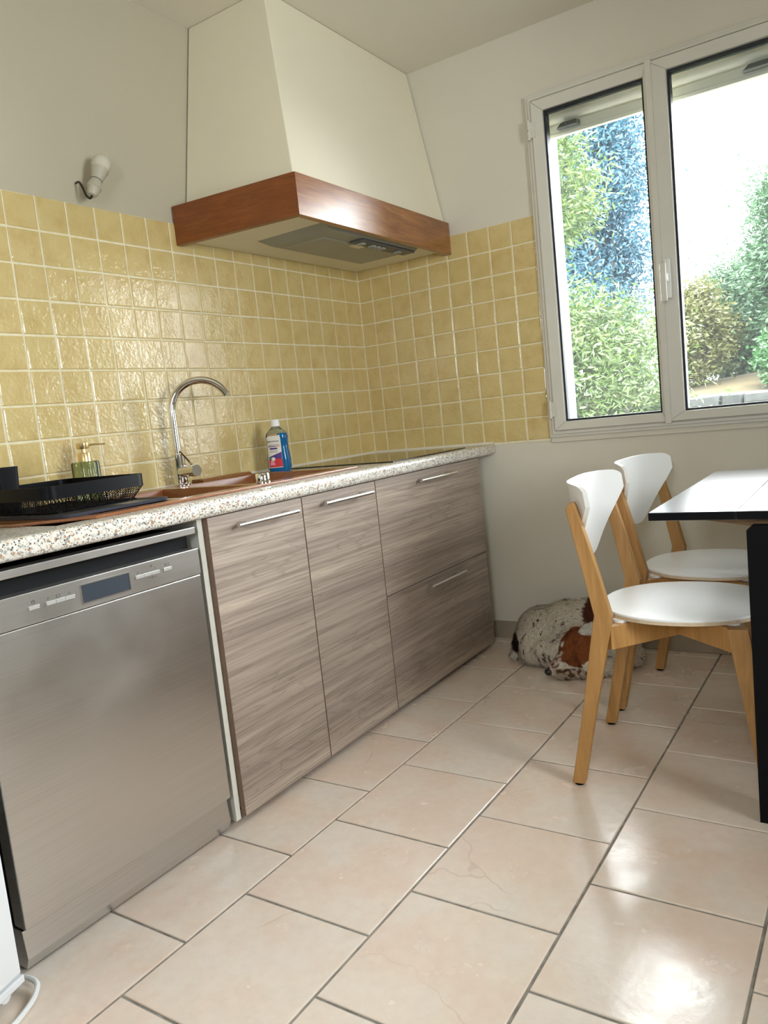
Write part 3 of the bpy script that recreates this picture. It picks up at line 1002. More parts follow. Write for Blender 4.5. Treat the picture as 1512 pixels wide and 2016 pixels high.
ptxt('1/2', -2.156, 0.7475, 0.0060)
# power, start, tank pictograms drawn as little strokes
def stroke(pts, r=0.00042):
    mb = MB().tube([(0.6203, p[0], p[1]) for p in pts], r, 5)
    build('pictogram', mb, 'print_dark', cp, off=dw.off)
def arc(cy, cz, r, a0, a1, n=14):
    return [(cy + r * math.cos(a0 + (a1 - a0) * i / n), cz + r * math.sin(a0 + (a1 - a0) * i / n)) for i in range(n + 1)]
stroke(arc(-2.240, 0.7515, 0.0036, math.radians(120), math.radians(420)))
stroke([(-2.240, 0.7515), (-2.240, 0.7565)])
stroke([(-2.186, 0.748), (-2.186, 0.7535), (-2.178, 0.7535), (-2.178, 0.748), (-2.186, 0.748)])
stroke([(-1.890, 0.7505), (-1.890, 0.7575), (-1.883, 0.7540), (-1.890, 0.7505)])
stroke([(-1.879, 0.7505), (-1.879, 0.7575)])
stroke(arc(-1.932, 0.7605, 0.0022, 0, 2 * PI))
stroke([(-1.9445, 0.7325), (-1.9185, 0.7325)])
stroke([(-1.9315, 0.7350), (-1.9315, 0.7300)])
ptxt('- - - - - - -', -1.812, 0.7125, 0.0052)

# ================================================================== FRIDGE (edge in the lower left)
fr = Thing('fridge', (0.589, -2.746, 0.0), 'white fridge standing left of the dishwasher, only its edge in view', 'fridge', rotz=math.radians(15))
def fpart(name, b, mat, bevel=0.004):
    return build(name, MB().box(*b), mat, fr, bevel=bevel, local=True)
# local axes: +x to the room, +y towards the dishwasher
fpart('body', (-0.42, 0.10, -0.305, 0.305, 0.045, 1.68), 'fridge_white')
fpart('door', (0.104, 0.158, -0.305, 0.305, 0.052, 1.68), 'fridge_white', 0.006)
fpart('bottom_rail', (0.02, 0.160, -0.305, 0.307, 0.034, 0.049), 'fridge_white', 0.002)
for yy in (-0.26, 0.262):
    build('foot', MB().lathe([(0.018, 0.0), (0.018, 0.022), (0.010, 0.024), (0.010, 0.035)], (0.10, yy, 0.0), 16), 'black_plastic', fr, smooth=True, local=True)
build('castor', MB().lathe([(0.0001, -0.006), (0.012, -0.006), (0.012, 0.006), (0.0001, 0.006)], (0.0, 0.0, 0.0), 14, Matrix.Translation((0.135, 0.275, 0.022)) @ Matrix.Rotation(PI / 2, 4, 'Y')), 'cap_white', fr, smooth=True, local=True)
def smooth_pts(P, n=6):
    P = [Vector(p) for p in P]
    out = []
    for i in range(len(P) - 1):
        p0, p1, p2, p3 = P[max(i - 1, 0)], P[i], P[i + 1], P[min(i + 2, len(P) - 1)]
        for k in range(n):
            t_ = k / n
            out.append(0.5 * ((2 * p1) + (-p0 + p2) * t_ + (2 * p0 - 5 * p1 + 4 * p2 - p3) * t_ * t_ + (-p0 + 3 * p1 - 3 * p2 + p3) * t_ ** 3))
    out.append(P[-1])
    return out
cord = build('power_cord', MB().tube(smooth_pts([(0.36, -2.43, 0.006), (0.55, -2.402, 0.008), (0.648, -2.386, 0.016), (0.682, -2.400, 0.012), (0.705, -2.440, 0.0062), (0.735, -2.52, 0.006), (0.79, -2.66, 0.006), (0.87, -2.86, 0.006)]), 0.0055, 8), 'cable_white', None, smooth=True, loc=(0.66, -2.45, 0.0))
tag(cord, 'white power cord looping out on the floor by the fridge', 'cord')

# ================================================================== THINGS ON THE WORKTOP
# ---- drip tray + dish rack
tr = Thing('drip_tray', (0.30, -1.90, ZR), 'flat dark grey drip tray under the black dish rack', 'tray')
mb = MB()
def rrect(x0, x1, y0, y1, r, z, n=5):
    out = []
    for cx_, cy_, a0 in ((x1 - r, y0 + r, -PI / 2), (x1 - r, y1 - r, 0), (x0 + r, y1 - r, PI / 2), (x0 + r, y0 + r, PI)):
        for k in range(n + 1):
            a = a0 + k * (PI / 2) / n
            out.append((cx_ + r * math.cos(a), cy_ + r * math.sin(a), z))
    return out
mb.rings([rrect(0.125, 0.500, -2.060, -1.742, 0.02, ZR + 0.0005), rrect(0.122, 0.503, -2.063, -1.739, 0.022, ZR + 0.008),
          rrect(0.126, 0.499, -2.059, -1.743, 0.02, ZR + 0.008), rrect(0.130, 0.495, -2.055, -1.747, 0.018, ZR + 0.003)])
build('tray', mb, 'tray_black', tr)
rk = Thing('dish_rack', (0.30, -1.93, ZR + 0.004), 'black metal mesh dish rack standing on its drip tray', 'dish rack')
rx0, rx1, ry0, ry1 = 0.135, 0.482, -2.085, -1.792
zr0, zr1, zr2 = ZR + 0.010, 0.944, 0.9755
def loop_band(z0, z1, ins0, ins1, th, r=0.03):
    mb = MB()
    A = rrect(rx0 + ins0, rx1 - ins0, ry0 + ins0, ry1 - ins0, r, z0)
    B = rrect(rx0 + ins1, rx1 - ins1, ry0 + ins1, ry1 - ins1, r, z1)
    A2 = rrect(rx0 + ins0 + th, rx1 - ins0 - th, ry0 + ins0 + th, ry1 - ins0 - th, r - th, z0)
    B2 = rrect(rx0 + ins1 + th, rx1 - ins1 - th, ry0 + ins1 + th, ry1 - ins1 - th, r - th, z1)
    mb.rings([A, B, B2, A2, A], False, False)
    bmesh.ops.remove_doubles(mb.bm, verts=mb.bm.verts, dist=1e-6)
    return mb
build('rim_band', loop_band(zr1, zr2, 0.0, 0.0, 0.003), 'black_enamel', rk, smooth=True)
build('base_ring', loop_band(zr0, zr0 + 0.006, 0.022, 0.022, 0.004), 'black_enamel', rk, smooth=True)
# expanded-metal mesh sides, real strands
mb = MB()
def strand(p, q, w=0.0007):
    p, q = Vector(p), Vector(q)
    d_ = (q - p).normalized()
    s_ = d_.cross(Vector((0, 0, 1)))
    s_ = s_.normalized() * w if s_.length > 1e-4 else Vector((w, 0, 0))
    u_ = d_.cross(s_).normalized() * w
    r0 = [mb.bm.verts.new(p + a) for a in (s_, u_, -s_, -u_)]
    r1 = [mb.bm.verts.new(q + a) for a in (s_, u_, -s_, -u_)]
    for i in range(4):
        j = (i + 1) % 4
        mb.bm.faces.new((r0[i], r0[j], r1[j], r1[i]))
bot = [(rx0 + 0.022, ry0 + 0.022), (rx1 - 0.022, ry0 + 0.022), (rx1 - 0.022, ry1 - 0.022), (rx0 + 0.022, ry1 - 0.022)]
HM = zr1 - zr0
lo = [Vector(p) for p in rrect(rx0 + 0.0015, rx1 - 0.0015, ry0 + 0.0015, ry1 - 0.0015, 0.03, zr1)]
li = [Vector(p) for p in rrect(rx0 + 0.0235, rx1 - 0.0235, ry0 + 0.0235, ry1 - 0.0235, 0.03, zr0)]
lo.append(lo[0]); li.append(li[0])
acc = [0.0]
for p, q in zip(lo[:-1], lo[1:]):
    acc.append(acc[-1] + (q - p).length)
def side_pt(u, f_):
    d_ = (u % 1.0) * acc[-1]
    k = 0
    while k < len(acc) - 2 and acc[k + 1] < d_:
        k += 1
    w_ = (d_ - acc[k]) / max(acc[k + 1] - acc[k], 1e-9)
    return lo[k].lerp(lo[k + 1], w_).lerp(li[k].lerp(li[k + 1], w_), f_)
n = int(acc[-1] / 0.0085)
m_ = 6
for j in range(m_):
    for i in range(n):
        ia = i + (j % 2) * 0.5
        for ib in (ia - 0.5, ia + 0.5):
            strand(side_pt(ia / n, j / m_), side_pt(ib / n, (j + 1) / m_))
tag(build('mesh_side', mb, 'black_enamel', rk), kind='stuff')
mb = MB()
for k in range(23):
    x = bot[0][0] + 0.004 + k * (bot[1][0] - bot[0][0] - 0.008) / 22
    strand((x, bot[0][1], zr0 + 0.004), (x, bot[2][1], zr0 + 0.004), 0.0014)
for k in range(9):
    y = bot[0][1] + 0.004 + k * (bot[2][1] - bot[0][1] - 0.008) / 8
    strand((bot[0][0], y, zr0 + 0.005), (bot[1][0], y, zr0 + 0.005), 0.0014)
tag(build('base_grid', mb, 'black_enamel', rk), kind='stuff')
for k in range(9):
    x = rx0 + 0.05 + k * 0.032
    build('plate_wire', MB().tube([(x, -1.99, zr0 + 0.005), (x, -1.985, zr0 + 0.038), (x + 0.008, -1.94, zr0 + 0.046), (x, -1.895, zr0 + 0.038), (x, -1.89, zr0 + 0.005)], 0.0017, 6), 'black_enamel', rk, smooth=True)
# utensil cup
cu = Thing('utensil_cup', (0.20, -2.05, zr0 + 0.008), 'tall black plastic utensil cup at the left end of the dish rack', 'cup')
mb = MB()
mb.rings([rrect(0.166, 0.236, -2.052, -1.996, 0.012, zr0 + 0.010), rrect(0.160, 0.242, -2.058, -1.990, 0.014, 1.028),
          rrect(0.163, 0.239, -2.055, -1.993, 0.012, 1.028), rrect(0.169, 0.233, -2.049, -1.999, 0.010, zr0 + 0.014)])
build('cup', mb, 'black_plastic', cu, smooth=True)

# ---- soap dispenser
sx, sy = 0.100, -1.697
sd = Thing('soap_dispenser', (sx, sy, ZR), 'ribbed green glass soap dispenser with brass pump behind the dish rack', 'soap dispenser')
mb = MB()
def flute(r, z, n=72):
    out = []
    for k in range(n):
        a = 2 * PI * k / n
        rr = r * (0.96 + 0.085 * abs(math.cos(6.0 * a)))
        out.append((sx + rr * math.cos(a), sy + rr * math.sin(a), z))
    return out
mb.rings([flute(0.036, ZR + 0.0005), flute(0.039, ZR + 0.006), flute(0.039, ZR + 0.113), flute(0.036, ZR + 0.119)])
mb.lathe([(0.036, 0.119), (0.018, 0.1205)], (sx, sy, ZR), 24)
o = build('glass_body', mb, 'green_glass', sd, smooth=True)
o['label'] = 'green fluted glass body'
build('collar', MB().lathe([(0.0195, 0.118), (0.0195, 0.144), (0.0185, 0.1455), (0.006, 0.146)], (sx, sy, ZR), 28), 'brass', sd, smooth=True)
build('pump_stem', MB().lathe([(0.006, 0.144), (0.006, 0.158)], (sx, sy, ZR), 14), 'brass', sd, smooth=True)
build('pump_head', MB().lathe([(0.006, 0.1565), (0.0175, 0.157), (0.018, 0.158), (0.018, 0.174), (0.017, 0.1752), (0.0001, 0.1755)], (sx, sy, ZR), 28), 'brass', sd, smooth=True)
build('nozzle', MB().tube([(sx, sy, ZR + 0.1675), (sx + 0.018, sy + 0.030, ZR + 0.1680), (sx + 0.034, sy + 0.053, ZR + 0.166)], [0.0032, 0.0030, 0.0026], 10), 'brass', sd, smooth=True)

# ---- mouthwash bottle
mx, my = 0.135, -0.868
mw = Thing('mouthwash_bottle', (mx, my, 0.890), 'blue mouthwash bottle with white cap and printed label', 'bottle')
ang = math.radians(-66)     # label faces the viewer
bu = Vector((-math.sin(ang), math.cos(ang), 0))     # width direction
bn = Vector((math.cos(ang), math.sin(ang), 0))      # outward (front)
def bsec(z, w, d, n=36):
    out = []
    for k in range(n):
        a = 2 * PI * k / n
        ca, sa = math.cos(a), math.sin(a)
        e_ = 2 / 2.7
        p = Vector((mx, my, 0.890 + z)) + bu * (w * math.copysign(abs(ca) ** e_, ca)) + bn * (d * math.copysign(abs(sa) ** e_, sa))
        out.append(p)
    return out
def halfw(z):
    pts = [(0.0, 0.036), (0.004, 0.040), (0.02, 0.0455), (0.05, 0.0455), (0.09, 0.0405), (0.115, 0.0410), (0.135, 0.0425), (0.150, 0.0395), (0.162, 0.028), (0.170, 0.0175), (0.176, 0.0155)]
    for (za, wa), (zb_, wb) in zip(pts[:-1], pts[1:]):
        if za <= z <= zb_:
            return wa + (wb - wa) * (z - za) / (zb_ - za)
    return pts[-1][1]
zs = [0.0, 0.004, 0.012, 0.02, 0.035, 0.05, 0.065, 0.08, 0.09, 0.105, 0.115, 0.125, 0.135, 0.143, 0.148]
def dep(z):
    w = halfw(z)
    return min(w, 0.62 * w + 0.003 + (0.012 if z > 0.165 else 0))
mb = MB().rings([bsec(z, halfw(z), dep(z)) for z in zs])
o = build('body', mb, 'mouthwash_blue', mw, smooth=True)
o['label'] = 'translucent body filled with blue mouthwash'
zs2 = [0.1484, 0.153, 0.158, 0.162, 0.166, 0.170, 0.176]
mb = MB().rings([bsec(z, halfw(z), dep(z)) for z in zs2])
build('shoulder', mb, 'bottle_clear', mw, smooth=True)
build('cap', MB().lathe([(0.0185, 0.1745), (0.0180, 0.178), (0.0165, 0.199), (0.0155, 0.2005), (0.0001, 0.201)], (mx, my, 0.890), 28), 'cap_white', mw, smooth=True)
def decal(name, u0, u1, z0, z1, mat, lift, shape=None, n=14, m_=12):
    """print patch hugging the bottle front; shape(s,t)->(u,z) optional"""
    mb = MB()
    g = []
    for i in range(m_ + 1):
        row = []
        for j in range(n + 1):
            s_, t_ = j / n, i / m_
            if shape:
                u, z = shape(s_, t_)
            else:
                u, z = u0 + (u1 - u0) * s_, z0 + (z1 - z0) * t_
            w, d_ = halfw(z), dep(z)
            q = max(0.0, 1 - (abs(u) / w) ** 2.7) ** (1 / 2.7)
            row.append(mb.bm.verts.new(Vector((mx, my, 0.890 + z)) + bu * u + bn * (d_ * q + lift)))
        g.append(row)
    for i in range(m_):
        for j in range(n):
            mb.bm.faces.new((g[i][j], g[i][j + 1], g[i + 1][j + 1], g[i + 1][j]))
    return build(name, mb, mat, mw, smooth=True)
def lab(s_, t_):
    z = 0.018 + t_ * 0.122
    w = min(halfw(z) * 0.86, 0.036)
    l, r = -w, min(w * 0.62, 0.0215)
    rr = 1.0
    if t_ > 0.93: rr = 1 - ((t_ - 0.93) / 0.07) ** 2 * 0.25
    return ((l + (r - l) * s_) * rr, z)
lb = decal('label', 0, 0, 0, 0, 'label_white', 0.0006, lab, 18, 22)
def sub(o):
    o.parent = lb
    return o
sub(decal('print', -0.030, 0.012, 0.1415, 0.1465, 'print_gold', 0.0009))
sub(decal('print', -0.028, 0.016, 0.104, 0.1062, 'print_grey', 0.0012))
sub(decal('print', -0.030, 0.000, 0.0985, 0.1015, 'print_purple', 0.0012))
sub(decal('print', -0.000, 0.017, 0.0985, 0.1015, 'print_redpale', 0.0012))
sub(decal('print', -0.024, 0.006, 0.088, 0.0945, 'print_purple', 0.0012))
sub(decal('print', -0.023, 0.006, 0.0815, 0.0835, 'print_grey', 0.0012))
sub(decal('print', -0.023, 0.006, 0.0765, 0.0785, 'print_grey', 0.0012))
sub(decal('print', 0, 0, 0, 0, 'print_purple', 0.0012, lambda s_, t_: (-0.032 + 0.053 * s_, 0.050 + t_ * (0.010 + 0.017 * s_))))
sub(decal('print', -0.0325, -0.020, 0.052, 0.0585, 'print_green', 0.0016))
sub(decal('print', 0, 0, 0, 0, 'print_red', 0.0014, lambda s_, t_: ((-0.033 + 0.055 * s_), 0.0205 + t_ * (0.0285 + 0.004 * math.sin(PI * s_)))))
sub(decal('print', 0, 0, 0, 0, 'print_pink', 0.0018, lambda s_, t_: (-0.018 + (0.007 + 0.004 * (1 - t_)) * (2 * s_ - 1), 0.028 + t_ * 0.018)))
sub(decal('print', 0, 0, 0, 0, 'label_white', 0.0020, lambda s_, t_: (-0.013 + 0.0075 * (2 * s_ - 1) * (1 - 0.35 * t_ * t_), 0.046 + t_ * 0.0125)))
# brand lettering follows the front
z_ = 0.1165
fp = Vector((mx, my, 0.890 + z_)) + bu * (-0.0305) + bn * (dep(z_) + 0.0007)
o = text_mesh('lettering', 'parodontax', 0.0098, 'print_dark', mw, tuple(fp), tuple(bu), (0, 0, 1), 0.0003)
o.parent = lb

# ================================================================== BARE BULB ON THE WALL
bl = Thing('wall_bulb', (0.0, -1.504, 1.874), 'bare white bulb in a white socket hanging from a black wire', 'bulb')
b0, b1 = Vector((0.055, -1.500, 1.826)), Vector((0.050, -1.424, 1.968))
ax = (b1 - b0).normalized()
rotm = Matrix.Translation(b0) @ ax.to_track_quat('Z', 'Y').to_matrix().to_4x4()
build('wire', MB().tube(smooth_pts([(-0.004, -1.504, 1.878), (0.018, -1.510, 1.874), (0.036, -1.513, 1.850), (0.050, -1.516, 1.826), (0.058, -1.510, 1.816), (0.056, -1.502, 1.822), tuple(b0 + ax * 0.004)], 5), 0.0034, 8), 'cable_black', bl, smooth=True)
sk = build('socket', MB().lathe([(0.006, 0.0), (0.0125, 0.002), (0.0185, 0.014), (0.0195, 0.026), (0.0225, 0.028), (0.0225, 0.040), (0.0200, 0.044), (0.0185, 0.056)], (0, 0, 0), 28, rotm), 'socket_white', bl, smooth=True)
build('seam_ring', MB().lathe([(0.0180, 0.0555), (0.0188, 0.0557), (0.0188, 0.0575), (0.0180, 0.0577)], (0, 0, 0), 28, rotm), 'black_matt', bl)
build('bulb_base', MB().lathe([(0.0178, 0.057), (0.0192, 0.066), (0.0262, 0.094), (0.0280, 0.098)], (0, 0, 0), 28, rotm), 'socket_white', bl, smooth=True)
gp = [(0.0285, 0.0975)] + [(0.0298 * math.cos(a), 0.118 + 0.034 * math.sin(a)) for a in [i * PI / 2 / 8 - 0.45 for i in range(0, 10)] if a < PI / 2] + [(0.0004, 0.152)]
build('bulb_globe', MB().lathe(gp, (0, 0, 0), 28, rotm), 'bulb_white', bl, smooth=True)

# ================================================================== TABLE
tbl = Thing('drop_leaf_table', (2.15, -0.79, 0.0), 'dark blue-black drop-leaf table with glossy ash grain top', 'table')
TZ = 0.757
ty0, ty1 = -1.238, -0.335
xl0, xs = 1.606, 1.8025
for nm, xa_, xb_ in (('leaf', xl0, xs - 0.0008), ('table_top', xs + 0.0008, 2.55)):
    o = bbox(nm, (xa_, xb_, ty0, ty1, TZ - 0.020, TZ), 'table_ash', tbl, bevel=0.0012)
    build('edge_band', MB().box(xa_ + 0.001, xb_ - 0.001, ty0 - 0.0006, ty0 + 0.0005, TZ - 0.019, TZ - 0.0012), 'black_enamel', o, off=tbl.off)
bbox('leaf', (2.5516, 2.75, ty0, ty1, TZ - 0.020, TZ), 'table_ash', tbl, bevel=0.0012)
for sgn, xa in ((1, 1.822), (-1, 2.53)):
    for ya_ in (ty0 + 0.004, ty1 - 0.034):
        mb = MB()
        xb = xa + sgn * 0.16
        poly = [(xa, 0.0), (xb, 0.0), (xb, 0.722), (xa + sgn * 0.012, 0.722), (xa, 0.711)]
        mb.prism(poly, 'y', ya_, ya_ + 0.030)
        build('leg', mb, 'black_enamel', tbl, bevel=0.001)
# rails and pull-out leaf supports in brown wood
for ya_ in (ty0 + 0.040, ty1 - 0.062):
    bbox('rail', (1.835, 2.515, ya_, ya_ + 0.022, 0.690, 0.736), 'table_rail', tbl, bevel=0.001)
    for sgn, xa in ((1, 1.66), (-1, 2.69)):
        mb = MB()
        mb.prism([(xa, 0.7362), (xa + sgn * 0.175, 0.7362), (xa + sgn * 0.175, 0.712), (xa + sgn * 0.16, 0.712)], 'y', ya_ + 0.024, ya_ + 0.046)
        build('leaf_support', mb, 'table_rail', tbl)

# ================================================================== CHAIRS
def make_chair(label):
    ch = Thing('dining_chair', (0, 0, 0), label, 'chair', 'white dining chairs at the table')
    def part(name, mb, mat, **k):
        return build(name, mb, mat, ch, local=True, **k)
    for s in (-1, 1):
        poly = [(-0.017, 0.006), (0.016, 0.006), (0.098, 0.375), (0.118, 0.452), (0.116, 0.486), (0.047, 0.770), (0.034, 0.782), (0.020, 0.768), (0.074, 0.492), (0.072, 0.470)]
        y0, y1 = (0.196, 0.224) if s > 0 else (-0.224, -0.196)
        mb = MB()
        # front face split so the concave profile triangulates cleanly
        P = [(-0.017, 0.006), (0.016, 0.006), (0.118, 0.452), (0.072, 0.478)]
        bm = mb.bm
        prof = [((-0.017, 0.006), (0.017, 0.006)), ((0.030, 0.235), (0.066, 0.235)), ((0.066, 0.440), (0.114, 0.440)), ((0.075, 0.482), (0.120, 0.478)), ((0.047, 0.630), (0.084, 0.630)), ((0.020, 0.766), (0.046, 0.772)), ((0.032, 0.783), (0.042, 0.783))]
        rings = []
        for (xa, za), (xb, zb_) in prof:
            rings.append([(xa, y0, za), (xb, y0, zb_), (xb, y1, zb_), (xa, y1, za)])
        mb.rings(rings)
        part('rear_leg', mb, 'birch', bevel=0.002)
        for zz, xx in ((0.745, 0.0245), (0.66, 0.0415)):
            sb_ = MB().lathe([(0.0001, -0.0012), (0.0052, -0.0012), (0.0052, 0.002)], (0, 0, 0), 12, Matrix.Translation((xx, s * 0.210, zz)) @ Matrix.Rotation(PI / 2, 4, 'Y'))
            part('screw', sb_, 'door_edge')
        ft = MB().lathe([(0.0125, 0.0), (0.0125, 0.006)], (0.0, s * 0.210, 0.0), 14)
        part('glide', ft, 'black_plastic')
        # front leg, splayed forward and outward
        top, bt = Vector((0.416, s * 0.192, 0.452)), Vector((0.478, s * 0.214, 0.006))
        r = []
        for p, hx_, hy_ in ((bt, 0.016, 0.013), (bt.lerp(top, 0.55), 0.020, 0.014), (bt.lerp(top, 0.86), 0.0235, 0.014), (top, 0.0245, 0.014)):
            r.append([(p.x - hx_, p.y - hy_, p.z), (p.x + hx_, p.y - hy_, p.z), (p.x + hx_, p.y + hy_, p.z), (p.x - hx_, p.y + hy_, p.z)])
        part('front_leg', MB().rings(r), 'birch', bevel=0.002)
        part('glide', MB().lathe([(0.0115, 0.0), (0.0115, 0.006)], (bt.x, bt.y, 0.0), 14), 'black_plastic')
        part('plug', MB().lathe([(0.0001, -0.0154), (0.0045, -0.0154), (0.0045, 0.0)], (0, 0, 0), 12, Matrix.Translation((0.420, s * 0.192, 0.418)) @ Matrix.Rotation(s * -PI / 2 * -1 if s < 0 else PI / 2, 4, 'X')), 'table_rail')
        # angled seat rails meeting in the middle
        def rail(p, q, h0, h1, th):
            p, q = Vector(p), Vector(q)
            d_ = (q - p); d_.z = 0; d_.normalize()
            n_ = Vector((-d_.y, d_.x, 0)) * th / 2
            mb = MB()
            mb.rings([[p + n_ - Vector((0, 0, h0)), p - n_ - Vector((0, 0, h0)), p - n_, p + n_], [q + n_ - Vector((0, 0, h1)), q - n_ - Vector((0, 0, h1)), q - n_, q + n_]])
            return mb
        part('seat_rail', rail((0.105, s * 0.205, 0.4515), (0.262, s * 0.050, 0.4515), 0.064, 0.060, 0.024), 'birch', bevel=0.0015)
        part('seat_rail', rail((0.262, s * 0.050, 0.4515), (0.410, s * 0.190, 0.4515), 0.060, 0.062, 0.024), 'birch', bevel=0.0015)
    part('cross_block', MB().box(0.246, 0.278, -0.060, 0.060, 0.392, 0.4515), 'birch', bevel=0.0015)
    # seat
    mb = MB()
    def seat_ring(z, k):
        out = []
        for i in range(64):
            a = 2 * PI * i / 64
            ca, sa = math.cos(a), math.sin(a)
            e_ = 2 / 2.15
            out.append((0.275 + (0.222 - k) * math.copysign(abs(ca) ** e_, ca), (0.213 - k) * math.copysign(abs(sa) ** e_, sa), z))
        return out
    mb.rings([seat_ring(0.4585, 0.001), seat_ring(0.4695, 0.0), seat_ring(0.4725, 0.002)])
    part('seat', mb, 'chair_white', smooth=True)
    ed = MB().rings([seat_ring(0.4583, -0.0003), seat_ring(0.4672, -0.0006)], False, False)
    part('seat_edge', ed, 'ply_edge')
    for px_, py_ in ((0.13, 0.16), (0.13, -0.16), (0.40, 0.15), (0.40, -0.15)):
        part('seat_pad', MB().lathe([(0.020, 0.4512), (0.020, 0.4588)], (px_, py_, 0), 18), 'cap_white')
    # backrest shell
    W = 0.222
    def leg_front(z):
        return 0.120 + (0.044 - 0.120) * (z - 0.478) / (0.772 - 0.478)
    nu, nv = 36, 14
    mb = MB()
    F = [[None] * (nv + 1) for _ in range(nu + 1)]
    B = [[None] * (nv + 1) for _ in range(nu + 1)]
    for i in range(nu + 1):
        u = -1 + 2 * i / nu
        u = math.copysign(abs(math.sin(u * PI / 2)), u)
        y = u * W
        au = abs(u)
        ue = math.sqrt(au * au + 0.02) - math.sqrt(0.02)
        zb_ = 0.602 + 0.188 * ue ** 1.65 + 0.018 * au ** 10
        zt_ = 0.828 - 0.004 * au ** 4 - 0.016 * au ** 24
        if zt_ - zb_ < 0.004:
            zb_ = zt_ - 0.004
        for j in range(nv + 1):
            z = zb_ + (zt_ - zb_) * j / nv
            xr = -0.008 + (0.82 - z) * 0.12 + 0.075 * (abs(y) / W) ** 3.2
            B[i][j] = mb.bm.verts.new((xr, y, z))
            F[i][j] = mb.bm.verts.new((xr + 0.0125, y, z))
    for i in range(nu):
        for j in range(nv):
            mb.bm.faces.new((F[i][j], F[i + 1][j], F[i + 1][j + 1], F[i][j + 1]))
            mb.bm.faces.new((B[i][j], B[i][j + 1], B[i + 1][j + 1], B[i + 1][j]))
        for j in (0, nv):
            mb.bm.faces.new((F[i][j], B[i][j], B[i + 1][j], F[i + 1][j]))
    for i in (0, nu):
        for j in range(nv):
            mb.bm.faces.new((F[i][j], F[i][j + 1], B[i][j + 1], B[i][j]))
    part('backrest', mb, 'chair_white', smooth=True)
    return ch
ch1 = make_chair('white-seated birch dining chair in front, nearest the viewer')
ch1.o.location = (1.349, -0.991, 0)
ch1.o.rotation_euler = (0, 0, math.radians(5.0))
ch2 = dup(ch1.o)
ch2['label'] = 'white-seated birch dining chair behind the other, next to the window wall'
for c in list(ch1.o.children):
    dup(c, ch2)
ch2.location = (1.341, -0.453, 0)
ch2.rotation_euler = (0, 0, math.radians(-4.0))

# ================================================================== SLEEPING DOG
DOGO = Vector((1.0, -0.25, 0.0))
def ellip(bm, c, r, rot=(0, 0, 0), sub=3):
    from mathutils import Euler
    m_ = Matrix.Translation(c) @ Euler([math.radians(a) for a in rot]).to_matrix().to_4x4() @ Matrix.Diagonal((r[0], r[1], r[2], 1))
    bmesh.ops.create_icosphere(bm, subdivisions=sub, radius=1.0, matrix=m_)
def capsule(bm, p, q, r0, r1, n=8):
    p, q = Vector(p), Vector(q)
    for i in range(n + 1):
        t_ = i / n
        r = r0 + (r1 - r0) * t_
        ellip(bm, p.lerp(q, t_), (r, r, r), sub=2)
def remeshed(bm, vox, smooth_it):
    me = bpy.data.meshes.new('tmp')
    bm.to_mesh(me)
    bm.free()
    ob = bpy.data.objects.new('tmp', me)
    COL.objects.link(ob)
    md = ob.modifiers.new('r', 'REMESH')
    md.mode = 'VOXEL'
    md.voxel_size = vox
    sm = ob.modifiers.new('s', 'SMOOTH')
    sm.factor = 0.5
    sm.iterations = smooth_it
    dg = bpy.context.evaluated_depsgraph_get()
    res = bpy.data.meshes.new_from_object(ob.evaluated_get(dg))
    bpy.data.objects.remove(ob)
    return res
bm = bmesh.new()
# haunches, curled back against the wall, ribcage, shoulder
ellip(bm, (0.850, -0.235, 0.080), (0.082, 0.105, 0.085), (0, 0, 20))
ellip(bm, (0.880, -0.190, 0.105), (0.115, 0.120, 0.105), (0, 0, 25))
ellip(bm, (0.975, -0.155, 0.118), (0.135, 0.110, 0.113), (0, 0, 10))
ellip(bm, (1.080, -0.150, 0.122), (0.130, 0.108, 0.120), (0, 0, -8))
ellip(bm, (1.165, -0.185, 0.110), (0.105, 0.110, 0.108), (0, 0, -35))
ellip(bm, (1.205, -0.250, 0.082), (0.070, 0.085, 0.080), (0, 0, 10))
ellip(bm, (0.940, -0.275, 0.060), (0.10, 0.085, 0.062), (0, 0, 10))
ellip(bm, (1.060, -0.265, 0.080), (0.10, 0.075, 0.080))
# neck to skull
capsule(bm, (1.180, -0.255, 0.120), (1.120, -0.335, 0.118), 0.078, 0.066)
ellip(bm, (1.092, -0.360, 0.108), (0.066, 0.058, 0.064), (0, -20, 30))
ellip(bm, (1.062, -0.378, 0.090), (0.050, 0.048, 0.052), (0, -20, 30))
# stop and muzzle, pointing down-left to the floor
capsule(bm, (1.058, -0.390, 0.080), (1.010, -0.438, 0.034), 0.040, 0.026, 10)
ellip(bm, (1.004, -0.444, 0.030), (0.022, 0.021, 0.021))
capsule(bm, (1.075, -0.392, 0.048), (1.015, -0.428, 0.022), 0.028, 0.017, 8)
# hanging ear (near side) and fold of the far ear
for i in range(9):
    t_ = i / 8
    p = Vector((1.112, -0.402, 0.138)).lerp(Vector((1.150, -0.432, 0.050)), t_)
    ellip(bm, p, (0.026 + 0.012 * math.sin(PI * t_), 0.011, 0.026), (0, 0, 20), 2)
for i in range(6):
    t_ = i / 5
    p = Vector((1.062, -0.330, 0.158)).lerp(Vector((1.022, -0.335, 0.115)), t_)
    ellip(bm, p, (0.018, 0.012, 0.024), (0, 0, 30), 2)
# forelegs and paws tucked under the chin
capsule(bm, (1.195, -0.350, 0.032), (1.060, -0.438, 0.021), 0.032, 0.022, 10)
ellip(bm, (1.046, -0.444, 0.0175), (0.032, 0.021, 0.0175), (0, 0, 30))
capsule(bm, (1.215, -0.310, 0.028), (1.110, -0.425, 0.022), 0.034, 0.020, 10)
